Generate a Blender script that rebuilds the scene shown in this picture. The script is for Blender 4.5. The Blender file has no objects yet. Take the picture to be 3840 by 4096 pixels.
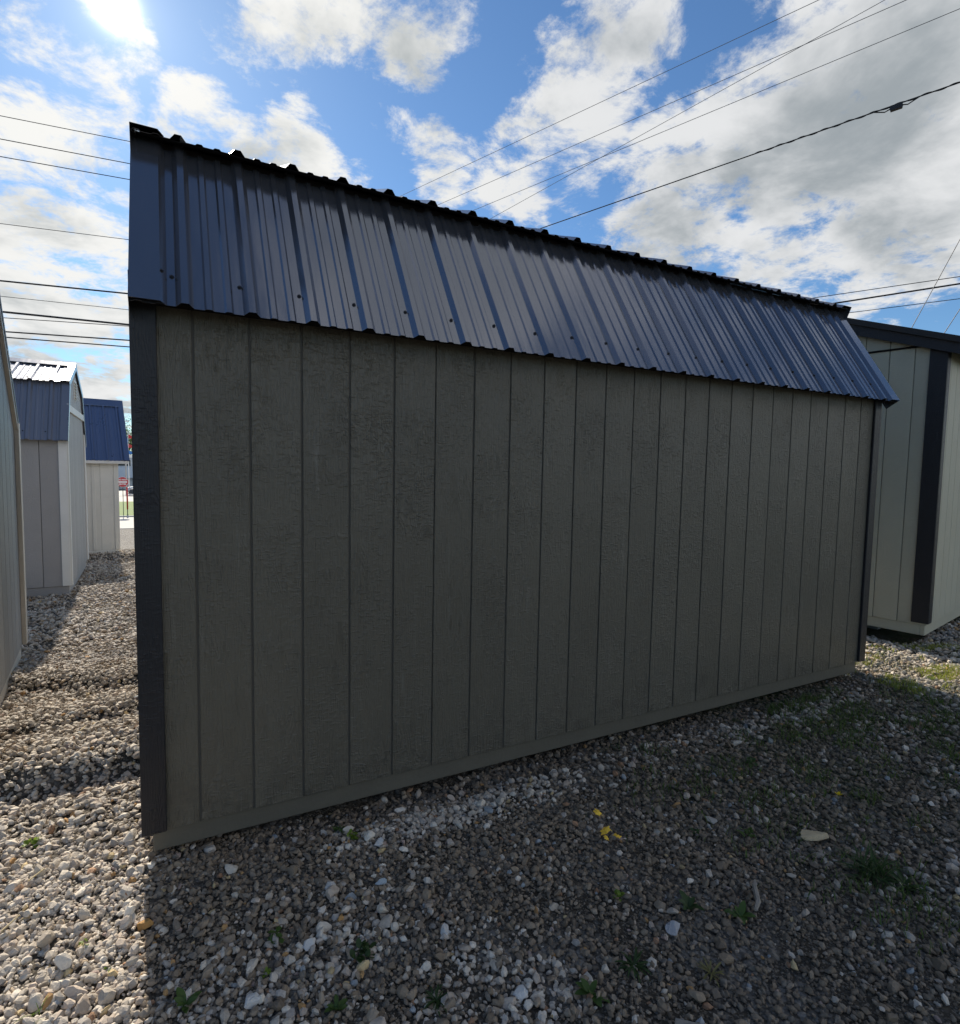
import bpy, math, random
import numpy as np
from mathutils import Vector, Matrix, Euler

rad = math.radians
random.seed(11)
rng = np.random.default_rng(7)
scene = bpy.context.scene
C = scene.collection

# ------------------------------------------------------------------ camera
cam_d = bpy.data.cameras.new('camera')
cam = bpy.data.objects.new('camera', cam_d)
C.objects.link(cam)
cam_d.sensor_fit = 'HORIZONTAL'
cam_d.sensor_width = 36.0
cam_d.lens = 21.71
cam_d.clip_start = 0.05
cam_d.clip_end = 3000.0
CAM = Vector((0.118, -2.514, 1.574))
yaw, pitch, roll = 0.491855, -0.071722, 0.018143
fw = Vector((math.sin(yaw) * math.cos(pitch), math.cos(yaw) * math.cos(pitch), math.sin(pitch)))
rt = Vector((math.cos(yaw), -math.sin(yaw), 0))
up = rt.cross(fw)
rt, up = rt * math.cos(roll) + up * math.sin(roll), up * math.cos(roll) - rt * math.sin(roll)
cam.matrix_world = Matrix(((rt.x, up.x, -fw.x, CAM.x), (rt.y, up.y, -fw.y, CAM.y), (rt.z, up.z, -fw.z, CAM.z), (0, 0, 0, 1)))
scene.camera = cam

# ------------------------------------------------------------------ sky, sun, exposure
SUN_EL, SUN_AZ = 32.4, -3.2                     # degrees; azimuth from +Y towards +X
SUN_DIR = Vector((math.sin(rad(SUN_AZ)) * math.cos(rad(SUN_EL)), math.cos(rad(SUN_AZ)) * math.cos(rad(SUN_EL)), math.sin(rad(SUN_EL))))
SKY_STRENGTH = 0.08
EXPOSURE = 0.5
SUN_STRENGTH = 5.0

world = bpy.data.worlds.new('World')
scene.world = world
world.use_nodes = True
wt = world.node_tree
wt.nodes.clear()


class NT:
    """small helper that writes node chains"""
    def __init__(s, tree): s.t = tree
    def n(s, kind, **kw):
        nd = s.t.nodes.new(kind)
        for k, v in kw.items(): setattr(nd, k, v)
        return nd
    def put(s, nd, key, val):
        i = nd.inputs[key]
        if isinstance(val, bpy.types.NodeSocket): s.t.links.new(val, i)
        elif val is not None: i.default_value = val
    def m(s, op, a, b=None, c=None, clamp=False):
        nd = s.n('ShaderNodeMath', operation=op, use_clamp=clamp)
        for i, v in enumerate((a, b, c)): 
            if v is not None: s.put(nd, i, v)
        return nd.outputs[0]
    def v(s, op, a, b=None, scale=None):
        nd = s.n('ShaderNodeVectorMath', operation=op)
        s.put(nd, 0, a)
        if b is not None: s.put(nd, 1, b)
        if scale is not None: s.put(nd, 'Scale', scale)
        return nd.outputs['Value'] if op in ('DOT_PRODUCT', 'LENGTH') else nd.outputs[0]
    def noise(s, vec, scale, detail=4, rough=0.55, dist=0.0, col=False):
        nd = s.n('ShaderNodeTexNoise')
        s.put(nd, 'Vector', vec); s.put(nd, 'Scale', scale); s.put(nd, 'Detail', detail)
        s.put(nd, 'Roughness', rough); s.put(nd, 'Distortion', dist)
        return nd.outputs['Color'] if col else nd.outputs['Fac']
    def rng(s, x, a, b, c=0.0, d=1.0, mode='SMOOTHSTEP'):
        nd = s.n('ShaderNodeMapRange', interpolation_type=mode)
        for k, val in (('Value', x), ('From Min', a), ('From Max', b), ('To Min', c), ('To Max', d)): s.put(nd, k, val)
        return nd.outputs[0]
    def mix(s, f, a, b, blend='MIX'):
        nd = s.n('ShaderNodeMix', data_type='RGBA', blend_type=blend)
        s.put(nd, 0, f); s.put(nd, 6, a); s.put(nd, 7, b)
        return nd.outputs[2]


W = NT(wt)
sky = W.n('ShaderNodeTexSky', sky_type='NISHITA', sun_disc=False)
sky.sun_elevation = rad(SUN_EL)
sky.sun_rotation = rad(SUN_AZ)
sky.air_density = 1.0
sky.dust_density = 0.2
sky.ozone_density = 2.5
sky.altitude = 200
geo = W.n('ShaderNodeTexCoord').outputs['Generated']
dirv = W.v('NORMALIZE', geo)
# clouds: a layer of broken cumulus; masses stand in fixed directions, fractal noise breaks them up
warp = W.noise(dirv, 5.0, 3, 0.6, col=True)
warp = W.v('SCALE', W.v('SUBTRACT', warp, (0.5, 0.5, 0.5)), scale=0.22)
q = W.v('NORMALIZE', W.v('ADD', dirv, warp))
masses = [  # direction, radius in degrees, weight
    ((-0.130, 0.905, 0.41), 8.5, .80), ((-0.20, 0.94, 0.27), 11, .95), ((-0.045, 0.865, 0.500), 3.4, .6),
    ((0.070, 0.888, 0.455), 4.6, .80), ((0.180, 0.883, 0.415), 5.2, .88),
    ((0.150, 0.800, 0.580), 6.4, 1.0), ((0.270, 0.753, 0.605), 6.2, .95),
    ((0.530, 0.600, 0.598), 8.0, .92), ((0.500, 0.690, 0.520), 6.0, .92), ((0.550, 0.690, 0.470), 5.4, .84),
    ((0.375, 0.806, 0.460), 5.2, .84), ((0.46, 0.775, 0.43), 4.5, .66),
    ((0.735, 0.515, 0.448), 9.0, 1.2), ((0.800, 0.420, 0.43), 12, 1.35), ((0.650, 0.640, 0.395), 6.5, 1.05), ((0.820, 0.47, 0.33), 10, 1.0),
    ((0.68, 0.68, 0.28), 9, .85), ((-0.10, 0.98, 0.15), 9, .95), ((0.36, -0.03, 0.93), 18, 1.25),
]
cov = None
for d, r, w in masses:
    dd = Vector(d).normalized()
    a = W.v('DOT_PRODUCT', q, tuple(dd))
    b = W.rng(a, math.cos(rad(r * 1.25)), math.cos(rad(r * 0.25)), 0.0, w)
    cov = b if cov is None else W.m('MAXIMUM', cov, b)
sep = W.n('ShaderNodeSeparateXYZ'); W.put(sep, 0, dirv)
hz = W.m('ADD', W.m('MAXIMUM', sep.outputs[2], 0.0), 0.22)
pl = W.v('SCALE', dirv, scale=W.m('DIVIDE', 1.0, hz))
fb = W.noise(pl, 5.2, 7, 0.68, 0.2)
wide = W.noise(pl, 0.9, 2, 0.5)
# beyond the masses in view the broken cloud goes on all round
view = W.rng(W.v('DOT_PRODUCT', dirv, tuple(Vector((0.40, 0.80, 0.45)).normalized())), 0.55, 0.80)
gen = W.m('MULTIPLY', W.rng(wide, 0.40, 0.62, 0.0, 1.05), W.m('SUBTRACT', 1.0, view))
cov = W.m('MAXIMUM', cov, gen)
dens0 = W.m('ADD', cov, W.m('MULTIPLY', W.m('SUBTRACT', fb, 0.5), 3.6))
dens = W.rng(dens0, 0.40, 1.05)
thick = W.rng(W.m('ADD', cov, W.m('MULTIPLY', W.m('SUBTRACT', W.noise(pl, 3.0, 6, 0.6, 0.2), 0.5), 2.8)), 0.62, 1.72)
sd = W.v('DOT_PRODUCT', dirv, tuple(SUN_DIR))
near_sun = W.rng(sd, 0.80, 0.995, 0.0, 1.0)
front = W.rng(sd, 0.55, -0.5)          # clouds facing the sun are white, clouds against it grey-bellied
ccol = W.mix(thick, (7.0, 7.1, 7.2, 1), (3.0, 3.35, 3.6, 1))
ccol = W.mix(front, ccol, (8.2, 8.1, 7.9, 1))
ccol = W.mix(near_sun, ccol, W.mix(1.0, ccol, (1.18, 1.16, 1.11, 1), 'MULTIPLY'))
ang = W.m('ARCCOSINE', W.m('MINIMUM', sd, 0.999999))
def lobe(a, s):   # aureole of the sun in thin cloud
    x = W.m('DIVIDE', ang, rad(s))
    return W.m('MULTIPLY', W.m('EXPONENT', W.m('MULTIPLY', W.m('MULTIPLY', x, x), -1.0)), a)
glow = W.m('ADD', lobe(32.0, 1.0), W.m('ADD', lobe(1.8, 2.8), lobe(0.45, 8.0)))
skyc = W.mix(1.0, sky.outputs[0], (0.70, 0.93, 1.10, 1), 'MULTIPLY')
skyc = W.mix(dens, skyc, ccol)
gcol = W.n('ShaderNodeCombineColor')
W.put(gcol, 0, glow); W.put(gcol, 1, W.m('MULTIPLY', glow, 0.96)); W.put(gcol, 2, W.m('MULTIPLY', glow, 0.86))
skyc = W.mix(1.0, skyc, gcol.outputs[0], 'ADD')
bg = W.n('ShaderNodeBackground')
W.put(bg, 'Color', skyc); W.put(bg, 'Strength', SKY_STRENGTH)
wo = W.n('ShaderNodeOutputWorld')
wt.links.new(bg.outputs[0], wo.inputs[0])
world.cycles.sampling_method = 'MANUAL'
world.cycles.sample_map_resolution = 1024

sun_d = bpy.data.lights.new('sun', 'SUN')
sun_d.energy = SUN_STRENGTH
sun_d.angle = rad(0.55)
sun_d.color = (1.0, 0.90, 0.75)
sun = bpy.data.objects.new('sun', sun_d)
C.objects.link(sun)
sun.rotation_euler = SUN_DIR.to_track_quat('Z', 'Y').to_euler()
sun.location = (-3, 30, 20)

scene.view_settings.view_transform = 'Standard'
scene.view_settings.look = 'None'
scene.view_settings.exposure = EXPOSURE
scene.view_settings.gamma = 1.0
scene.view_settings.use_curve_mapping = False
scene.cycles.max_bounces = 4
scene.cycles.diffuse_bounces = 2
scene.cycles.glossy_bounces = 3
scene.cycles.use_denoising = True
scene.cycles.use_adaptive_sampling = True
scene.cycles.adaptive_threshold = 0.02


# ------------------------------------------------------------------ materials
def new_mat(name):
    m = bpy.data.materials.new(name)
    m.use_nodes = True
    t = NT(m.node_tree)
    b = m.node_tree.nodes['Principled BSDF']
    return m, t, b


def paint_siding(name, col, rough=0.55, bump=1.0, streak=0.0):
    """painted pressed-wood siding: embossed cedar grain, per-board variation"""
    m, t, b = new_mat(name)
    oc = t.n('ShaderNodeTexCoord').outputs['Object']
    rnd = t.n('ShaderNodeObjectInfo').outputs['Random']
    off = t.v('SCALE', (17.3, 9.1, 31.7), scale=rnd)
    p = t.v('ADD', oc, off)
    grain = t.noise(t.v('MULTIPLY', p, (1, 1, 0.035)), 260, 3, 0.6)                  # fine fibres along the board
    cath = t.noise(t.v('MULTIPLY', p, (1, 1, 0.16)), 9.0, 2, 0.5)
    rings = t.m('SINE', t.m('MULTIPLY', cath, 95.0))
    rings = t.m('MULTIPLY', t.m('POWER', t.m('ABSOLUTE', rings), 3.0), t.rng(t.noise(p, 6.0, 2), 0.42, 0.62))
    ticks = t.rng(t.noise(t.v('MULTIPLY', p, (0.33, 0.33, 1.0)), 105, 3, 0.6), 0.47, 0.80)   # saw marks across it
    ticks = t.m('MULTIPLY', ticks, t.rng(t.noise(p, 3.0, 3), 0.30, 0.68, 0.15, 1.0))
    lump = t.noise(p, 45, 3, 0.6)
    h = t.m('ADD', t.m('MULTIPLY', grain, 0.75), t.m('ADD', t.m('MULTIPLY', rings, 0.22), t.m('ADD', t.m('MULTIPLY', ticks, 0.52), t.m('MULTIPLY', lump, 0.35))))
    bp = t.n('ShaderNodeBump')
    t.put(bp, 'Height', h); t.put(bp, 'Strength', 0.75 * bump); t.put(bp, 'Distance', 0.0045)
    big = t.noise(p, 2.3, 3, 0.6)
    f = t.m('ADD', 0.81, t.m('ADD', t.m('MULTIPLY', big, 0.26), t.m('MULTIPLY', rnd, 0.13)))
    f = t.m('MULTIPLY', f, t.m('ADD', 0.95, t.m('MULTIPLY', ticks, 0.10)))
    c = t.v('SCALE', tuple(col), scale=f)
    if streak:
        sx = t.noise(t.v('MULTIPLY', p, (1, 1, 0.06)), 26, 4, 0.65)
        sp = t.n('ShaderNodeSeparateXYZ'); t.put(sp, 0, oc)
        s = t.m('MULTIPLY', t.rng(sx, 0.60, 0.80), streak)
        c = t.mix(s, c, (0.34, 0.33, 0.30, 1))
        dirt = t.m('MULTIPLY', t.rng(sp.outputs[2], 0.42, -0.08), t.rng(t.noise(p, 14, 5, 0.7), 0.40, 0.72, 0.0, 0.55))
        c = t.mix(dirt, c, (0.055, 0.05, 0.04, 1))       # rain splash near the ground
    t.put(b, 'Base Color', c)
    t.put(b, 'Roughness', rough)
    t.put(b, 'Specular IOR Level', 0.45)
    t.put(b, 'Normal', bp.outputs[0])
    return m


def paint_metal(name, col, rough=0.34, vary=0.12, spec=0.5, metal=0.0):
    m, t, b = new_mat(name)
    oc = t.n('ShaderNodeTexCoord').outputs['Object']
    n1 = t.noise(t.v('MULTIPLY', oc, (1, 0.35, 0.35)), 5.0, 4, 0.6)
    n2 = t.noise(oc, 140, 2, 0.5)
    rnd = t.n('ShaderNodeObjectInfo').outputs['Random']
    f = t.m('ADD', 1.0 - vary / 2, t.m('MULTIPLY', n1, vary))
    t.put(b, 'Base Color', t.v('SCALE', tuple(col), scale=f))
    t.put(b, 'Roughness', t.m('ADD', rough - 0.05, t.m('MULTIPLY', n1, 0.12)))
    t.put(b, 'Specular IOR Level', spec); t.put(b, 'Metallic', metal)
    wav = t.noise(t.v('MULTIPLY', oc, (6, 1.2, 1.2)), 1.6, 2, 0.5)      # slight oil-canning of thin sheet
    bp = t.n('ShaderNodeBump')
    t.put(bp, 'Height', t.m('ADD', wav, t.m('MULTIPLY', n2, 0.03))); t.put(bp, 'Strength', 0.22); t.put(bp, 'Distance', 0.01)
    t.put(b, 'Normal', bp.outputs[0])
    return m


def plain(name, col, rough=0.6, vary=0.2, scale=8.0, bump=0.0, bscale=60, metal=0.0, spec=0.5):
    m, t, b = new_mat(name)
    oc = t.n('ShaderNodeTexCoord').outputs['Object']
    n = t.noise(oc, scale, 5, 0.6)
    t.put(b, 'Base Color', t.v('SCALE', tuple(col), scale=t.m('ADD', 1 - vary / 2, t.m('MULTIPLY', n, vary))))
    t.put(b, 'Roughness', rough); t.put(b, 'Metallic', metal); t.put(b, 'Specular IOR Level', spec)
    if bump:
        bp = t.n('ShaderNodeBump')
        t.put(bp, 'Height', t.noise(oc, bscale, 4, 0.6)); t.put(bp, 'Strength', bump); t.put(bp, 'Distance', 0.01)
        t.put(b, 'Normal', bp.outputs[0])
    return m


M = {}
M['taupe'] = paint_siding('taupe_paint', (0.132, 0.119, 0.092), 0.38, 2.2, 0.30)
M['taupe_flat'] = plain('taupe_groove', (0.10, 0.09, 0.075), 0.7)
M['black_trim'] = paint_siding('black_trim_paint', (0.014, 0.014, 0.018), 0.45, 1.1)
M['taupe_skid'] = plain('taupe_skid_paint', (0.112, 0.102, 0.080), 0.5, 0.35, 5.0, 0.25, 40)
M['charcoal'] = paint_metal('charcoal_steel', (0.225, 0.232, 0.265), 0.16, metal=0.8)
M['screw'] = plain('screw_head', (0.03, 0.03, 0.035), 0.45, metal=0.4)
M['dark_wood'] = plain('dark_fascia', (0.014, 0.012, 0.012), 0.9, spec=0.15)
M['sage'] = paint_siding('pale_sage_paint', (0.47, 0.445, 0.345), 0.55, 0.9)
M['sage_flat'] = plain('sage_groove', (0.22, 0.22, 0.18), 0.7)
M['grey'] = paint_siding('grey_paint', (0.41, 0.395, 0.39), 0.55, 0.7)
M['grey_flat'] = plain('grey_groove', (0.17, 0.17, 0.17), 0.7)
M['white'] = paint_siding('white_trim_paint', (0.86, 0.86, 0.83), 0.5, 0.4)
M['cream'] = paint_siding('cream_paint', (0.84, 0.835, 0.78), 0.55, 0.4)
M['cream_flat'] = plain('cream_groove', (0.45, 0.44, 0.38), 0.7)
M['slate'] = paint_siding('slate_blue_paint', (0.30, 0.31, 0.32), 0.5, 0.9)
M['slate_flat'] = plain('slate_groove', (0.10, 0.12, 0.13), 0.7)
M['beige'] = paint_siding('beige_paint', (0.60, 0.57, 0.51), 0.55, 0.6)
M['roof_grey'] = paint_metal('grey_steel', (0.26, 0.27, 0.31), 0.28, metal=0.6)
M['roof_navy'] = paint_metal('navy_steel', (0.13, 0.17, 0.27), 0.28, metal=0.6)
M['shingle'] = plain('black_shingle', (0.03, 0.03, 0.032), 0.9, 0.5, 30, 0.5, 90)
M['block'] = plain('concrete_block', (0.30, 0.29, 0.27), 0.9, 0.3, 20, 0.4)
M['wire'] = plain('wire_black', (0.015, 0.015, 0.017), 0.55)
M['wire_grey'] = plain('wire_aluminium', (0.16, 0.16, 0.165), 0.5)


# ------------------------------------------------------------------ mesh helpers
def mesh(name, verts, faces, mat, parent=None, smooth=False):
    me = bpy.data.meshes.new(name)
    me.from_pydata([tuple(v) for v in verts], [], faces)
    me.update()
    if smooth: me.polygons.foreach_set('use_smooth', [True] * len(me.polygons))
    if mat: me.materials.append(mat)
    o = bpy.data.objects.new(name, me)
    C.objects.link(o)
    if parent: o.parent = parent
    return o


def share(src, parent=None, loc=None, rot=None):
    o = src.copy()
    C.objects.link(o)
    if parent: o.parent = parent
    if loc is not None: o.location = loc
    if rot is not None: o.rotation_euler = rot
    return o


def empty(name, loc, rotz=0.0):
    o = bpy.data.objects.new(name, None)
    o.empty_display_size = 0.2
    C.objects.link(o)
    o.location = loc
    o.rotation_euler = (0, 0, rotz)
    return o


def tag(o, label=None, cat=None, group=None, kind=None):
    if label: o['label'] = label
    if cat: o['category'] = cat
    if group: o['group'] = group
    if kind: o['kind'] = kind
    return o


class MB:
    def __init__(s): s.v, s.f = [], []
    def add(s, vs, fs):
        k = len(s.v)
        s.v += [tuple(v) for v in vs]
        s.f += [tuple(i + k for i in f) for f in fs]
        return s
    def box(s, a, b):
        (x0, y0, z0), (x1, y1, z1) = a, b
        vs = [(x0, y0, z0), (x1, y0, z0), (x1, y1, z0), (x0, y1, z0), (x0, y0, z1), (x1, y0, z1), (x1, y1, z1), (x0, y1, z1)]
        return s.add(vs, [(3, 2, 1, 0), (4, 5, 6, 7), (0, 1, 5, 4), (1, 2, 6, 5), (2, 3, 7, 6), (3, 0, 4, 7)])
    def bbox(s, a, b, w=0.003):
        """box with chamfered edges"""
        (x0, y0, z0), (x1, y1, z1) = a, b
        vs, idx = [], {}
        for i, x in enumerate((x0, x1)):
            for j, y in enumerate((y0, y1)):
                for k, z in enumerate((z0, z1)):
                    sx, sy, sz = (1 if i == 0 else -1), (1 if j == 0 else -1), (1 if k == 0 else -1)
                    idx[i, j, k, 'x'] = len(vs); vs.append((x, y + sy * w, z + sz * w))
                    idx[i, j, k, 'y'] = len(vs); vs.append((x + sx * w, y, z + sz * w))
                    idx[i, j, k, 'z'] = len(vs); vs.append((x + sx * w, y + sy * w, z))
        fs = []
        for i in (0, 1):
            fs.append([idx[i, 0, 0, 'x'], idx[i, 1, 0, 'x'], idx[i, 1, 1, 'x'], idx[i, 0, 1, 'x']])
            fs.append([idx[0, i, 0, 'y'], idx[1, i, 0, 'y'], idx[1, i, 1, 'y'], idx[0, i, 1, 'y']])
            fs.append([idx[0, 0, i, 'z'], idx[1, 0, i, 'z'], idx[1, 1, i, 'z'], idx[0, 1, i, 'z']])
        for i in (0, 1):
            for j in (0, 1):
                fs.append([idx[i, j, 0, 'x'], idx[i, j, 1, 'x'], idx[i, j, 1, 'y'], idx[i, j, 0, 'y']])
                fs.append([idx[i, 0, j, 'x'], idx[i, 1, j, 'x'], idx[i, 1, j, 'z'], idx[i, 0, j, 'z']])
                fs.append([idx[0, i, j, 'y'], idx[1, i, j, 'y'], idx[1, i, j, 'z'], idx[0, i, j, 'z']])
                for k in (0, 1):
                    fs.append([idx[i, j, k, 'x'], idx[i, j, k, 'y'], idx[i, j, k, 'z']])
        c = Vector(((x0 + x1) / 2, (y0 + y1) / 2, (z0 + z1) / 2))
        out = []
        for f in fs:
            p = [Vector(vs[t]) for t in f]
            nrm = (p[1] - p[0]).cross(p[2] - p[0])
            out.append(tuple(f) if nrm.dot(p[0] - c) > 0 else tuple(reversed(f)))
        return s.add(vs, out)
    def prism(s, poly, frame, t0, t1):
        """polygon (a,b) in a frame (origin, u, v, n) extruded from t0 to t1 along n"""
        o, u, v, n = [Vector(q) for q in frame]
        k = len(poly)
        vs = [o + u * a + v * b + n * t0 for a, b in poly] + [o + u * a + v * b + n * t1 for a, b in poly]
        fs = [tuple(range(k - 1, -1, -1)), tuple(range(k, 2 * k))]
        fs += [(i, (i + 1) % k, (i + 1) % k + k, i + k) for i in range(k)]
        if u.cross(v).dot(n) * (t1 - t0) < 0: fs = [tuple(reversed(f)) for f in fs]
        return s.add(vs, fs)
    def tube(s, pts, r, n=6):
        pts = [Vector(p) for p in pts]
        k0 = len(s.v)
        for i, p in enumerate(pts):
            d = (pts[min(i + 1, len(pts) - 1)] - pts[max(i - 1, 0)]).normalized()
            a = d.cross(Vector((0, 0, 1)))
            if a.length < 1e-3: a = d.cross(Vector((1, 0, 0)))
            a.normalize(); b = a.cross(d)
            rr = r[i] if isinstance(r, (list, tuple)) else r
            for j in range(n):
                t = 2 * math.pi * j / n
                s.v.append(tuple(p + a * (rr * math.cos(t)) + b * (rr * math.sin(t))))
        for i in range(len(pts) - 1):
            for j in range(n):
                a0, a1 = k0 + i * n + j, k0 + i * n + (j + 1) % n
                s.f.append((a0, a0 + n, a1 + n, a1))
        s.f.append(tuple(k0 + j for j in range(n)))
        s.f.append(tuple(k0 + (len(pts) - 1) * n + j for j in reversed(range(n))))
        return s
    def disc(s, c, axis, r, h, n=16, r2=None):
        c, ax = Vector(c), Vector(axis).normalized()
        return s.tube([c, c + ax * h], [r, r if r2 is None else r2], n)
    def build(s, name, mat, parent=None, smooth=False):
        return mesh(name, s.v, s.f, mat, parent, smooth)


def board(poly, frame, t0, t1, w=0.0025):
    """siding board: prism whose front edges are eased"""
    mb = MB()
    o, u, v, n = [Vector(q) for q in frame]
    k = len(poly)
    ca = sum(p[0] for p in poly) / k; cb = sum(p[1] for p in poly) / k
    ins = [(a + (w if a < ca else -w), b + (w if b < cb else -w)) for a, b in poly]
    vs = [o + u * a + v * b + n * t0 for a, b in poly] + [o + u * a + v * b + n * (t1 - w) for a, b in poly] + [o + u * a + v * b + n * t1 for a, b in ins]
    fs = [tuple(range(2 * k, 3 * k))]
    for L in (0, 1):
        fs += [(L * k + i, L * k + (i + 1) % k, (L + 1) * k + (i + 1) % k, (L + 1) * k + i) for i in range(k)]
    if u.cross(v).dot(n) < 0: fs = [tuple(reversed(f)) for f in fs]
    mb.add(vs, fs)
    return mb


def face_boards(wall, frame, length, z0, topf, breaks, mat, pitch=0.2032, gap=0.008, name='siding_board', first=0.0, seams=6, lo=0.0):
    """a wall face clad in grooved boards; every board is a mesh of its own"""
    k = 0
    s = first
    edges = [lo]
    while s + pitch < length - 0.02:
        s += pitch
        if s > lo + 0.02: edges.append(s)
    edges.append(length)
    for i in range(len(edges) - 1):
        gl = gap if (i % seams) else 0.005
        gr = gap if ((i + 1) % seams) else 0.005
        a = edges[i] + (gl / 2 if i else 0)
        b = edges[i + 1] - (gr / 2 if i < len(edges) - 2 else 0)
        xs = [a] + [q for q in breaks if a + 0.004 < q < b - 0.004] + [b]
        poly = [(a, z0), (b, z0)] + [(x, topf(x)) for x in reversed(xs)]
        board(poly, frame, -0.003, 0.0075).build(name, mat, wall)


def interp(pts):
    def f(y):
        for (a, b), (c, d) in zip(pts[:-1], pts[1:]):
            if a <= y <= c: return b + (d - b) * (y - a) / (c - a)
        return pts[0][1] if y < pts[0][0] else pts[-1][1]
    return f


RIB = 0.2286
def rib_profile(x0, x1, start, hi=0.021):
    """break points (x, height) of ribbed roofing sheet between x0 and x1"""
    pts = []
    k = math.floor((x0 - start) / RIB) - 1
    while start + k * RIB < x1 + RIB:
        c = start + k * RIB
        pts += [(c - 0.030, 0), (c - 0.012, hi), (c + 0.012, hi), (c + 0.030, 0)]
        for m in (1, 2):
            d = c + RIB * m / 3 + (0.004 if m == 1 else -0.004)
            pts += [(d - 0.016, 0), (d - 0.009, 0.0062), (d + 0.009, 0.0062), (d + 0.016, 0)]
        k += 1
    f = interp(pts)
    out = [(x0, f(x0))] + [p for p in pts if x0 < p[0] < x1] + [(x1, f(x1))]
    return out


def roof_sheets(parent, e, t, x0, x1, start, mat, xoff=0.0, seg=1):
    """ribbed steel sheets from eave point e=(y,z) up to t=(y,z); each sheet a mesh of its own"""
    e, t = Vector((0, e[0], e[1])), Vector((0, t[0], t[1]))
    d = (t - e)
    nrm = Vector((1, 0, 0)).cross(d).normalized()
    if nrm.z < 0: nrm = -nrm
    cuts = [x0]
    k = 4
    while start + k * RIB + 0.031 < x1 - 0.2:
        cuts.append(start + k * RIB + 0.031)
        k += 4
    cuts.append(x1)
    sheets = []
    for i in range(len(cuts) - 1):
        pr = rib_profile(cuts[i], cuts[i + 1], start)
        lift = 0.0 if i % 2 == 0 else -0.0012
        n = len(pr)
        vs, fs = [], []
        for side in (0.0, -0.0012):
            for q in (e, t):
                vs += [q + Vector((x, 0, 0)) + nrm * (h + side + lift) for x, h in pr]
        for j in range(n - 1):
            fs.append((j, j + 1, n + j + 1, n + j))
            fs.append((2 * n + j + 1, 2 * n + j, 3 * n + j, 3 * n + j + 1))
            fs.append((j + 1, j, 2 * n + j, 2 * n + j + 1))
            fs.append((n + j, n + j + 1, 3 * n + j + 1, 3 * n + j))
        fs.append((0, n, 3 * n, 2 * n)); fs.append((n - 1, 3 * n - 1, 4 * n - 1, 2 * n - 1))
        sheets.append(mesh('roof_panel', vs, fs, mat, parent))
    return sheets, cuts, d, nrm


def screw_proto(nrm):
    mb = MB()
    mb.disc((0, 0, 0), nrm, 0.0085, 0.0022, 10, 0.008)
    mb.disc(Vector(nrm) * 0.0022, nrm, 0.0052, 0.0048, 6, 0.0046)
    return mb


def rake_trim(parent, e, t, x, side, mat, w=0.098, drop=0.085, foot=0.022, ext=0.004):
    """folded steel edge trim along a gable end; side=-1 left end, +1 right end"""
    e, t = Vector((0, e[0], e[1])), Vector((0, t[0], t[1]))
    d = (t - e).normalized()
    nrm = Vector((1, 0, 0)).cross(d).normalized()
    if nrm.z < 0: nrm = -nrm
    s = -side
    prof = [(0, -drop), (0, 0.0225), (w * s, 0.0225), ((w + foot) * s, 0.002)]
    th = [(0.0015 * s, -drop), (0.0015 * s, 0.021), (w * s, 0.021), ((w + foot - 0.002) * s, 0.002)]
    vs = []
    for q in (e - d * ext, t + d * ext):
        for pr in (prof, th):
            vs += [q + Vector((x + a, 0, 0)) + nrm * b for a, b in pr]
    fs = []
    for j in range(3):
        fs += [(j, j + 1, 8 + j + 1, 8 + j), (4 + j + 1, 4 + j, 12 + j, 12 + j + 1), (j + 1, j, 4 + j, 4 + j + 1), (8 + j, 8 + j + 1, 12 + j + 1, 12 + j)]
    fs += [(0, 8, 12, 4), (3, 7, 15, 11)]
    return mesh('rake_trim', vs, fs, mat, parent)


def core(parent, poly, x0, x1, mat, name='wall'):
    """body of a shed: its gable outline (y,z) extruded along its length"""
    mb = MB().prism(poly, ((0, 0, 0), (0, 1, 0), (0, 0, 1), (1, 0, 0)), x0, x1)
    return mb.build(name, mat, parent)


def hrot(x, y, a):
    return (x * math.cos(a) - y * math.sin(a), x * math.sin(a) + y * math.cos(a))


# ------------------------------------------------------------------ the ground
def vnoise(x, y, seed=0):
    """value noise, vectorised"""
    x = np.asarray(x, float); y = np.asarray(y, float)
    xi, yi = np.floor(x).astype(np.int64), np.floor(y).astype(np.int64)
    fx, fy = x - xi, y - yi
    fx, fy = fx * fx * (3 - 2 * fx), fy * fy * (3 - 2 * fy)
    def h(i, j):
        k = (i * 374761393 + j * 668265263 + seed * 974634777) & 0x7fffffff
        k = ((k ^ (k >> 13)) * 1274126177) & 0x7fffffff
        return ((k ^ (k >> 16)) & 0xffff) / 65535.0
    return (h(xi, yi) * (1 - fx) + h(xi + 1, yi) * fx) * (1 - fy) + (h(xi, yi + 1) * (1 - fx) + h(xi + 1, yi + 1) * fx) * fy


def fbm(x, y, seed=0, oct=4):
    s, a, tot = 0, 1.0, 0
    for i in range(oct):
        s = s + a * vnoise(x * 2 ** i, y * 2 ** i, seed + i * 17); tot += a; a *= 0.5
    return s / tot


def sstep(x, a, b):
    t = np.clip((np.asarray(x, float) - a) / (b - a), 0, 1)
    return t * t * (3 - 2 * t)


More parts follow.
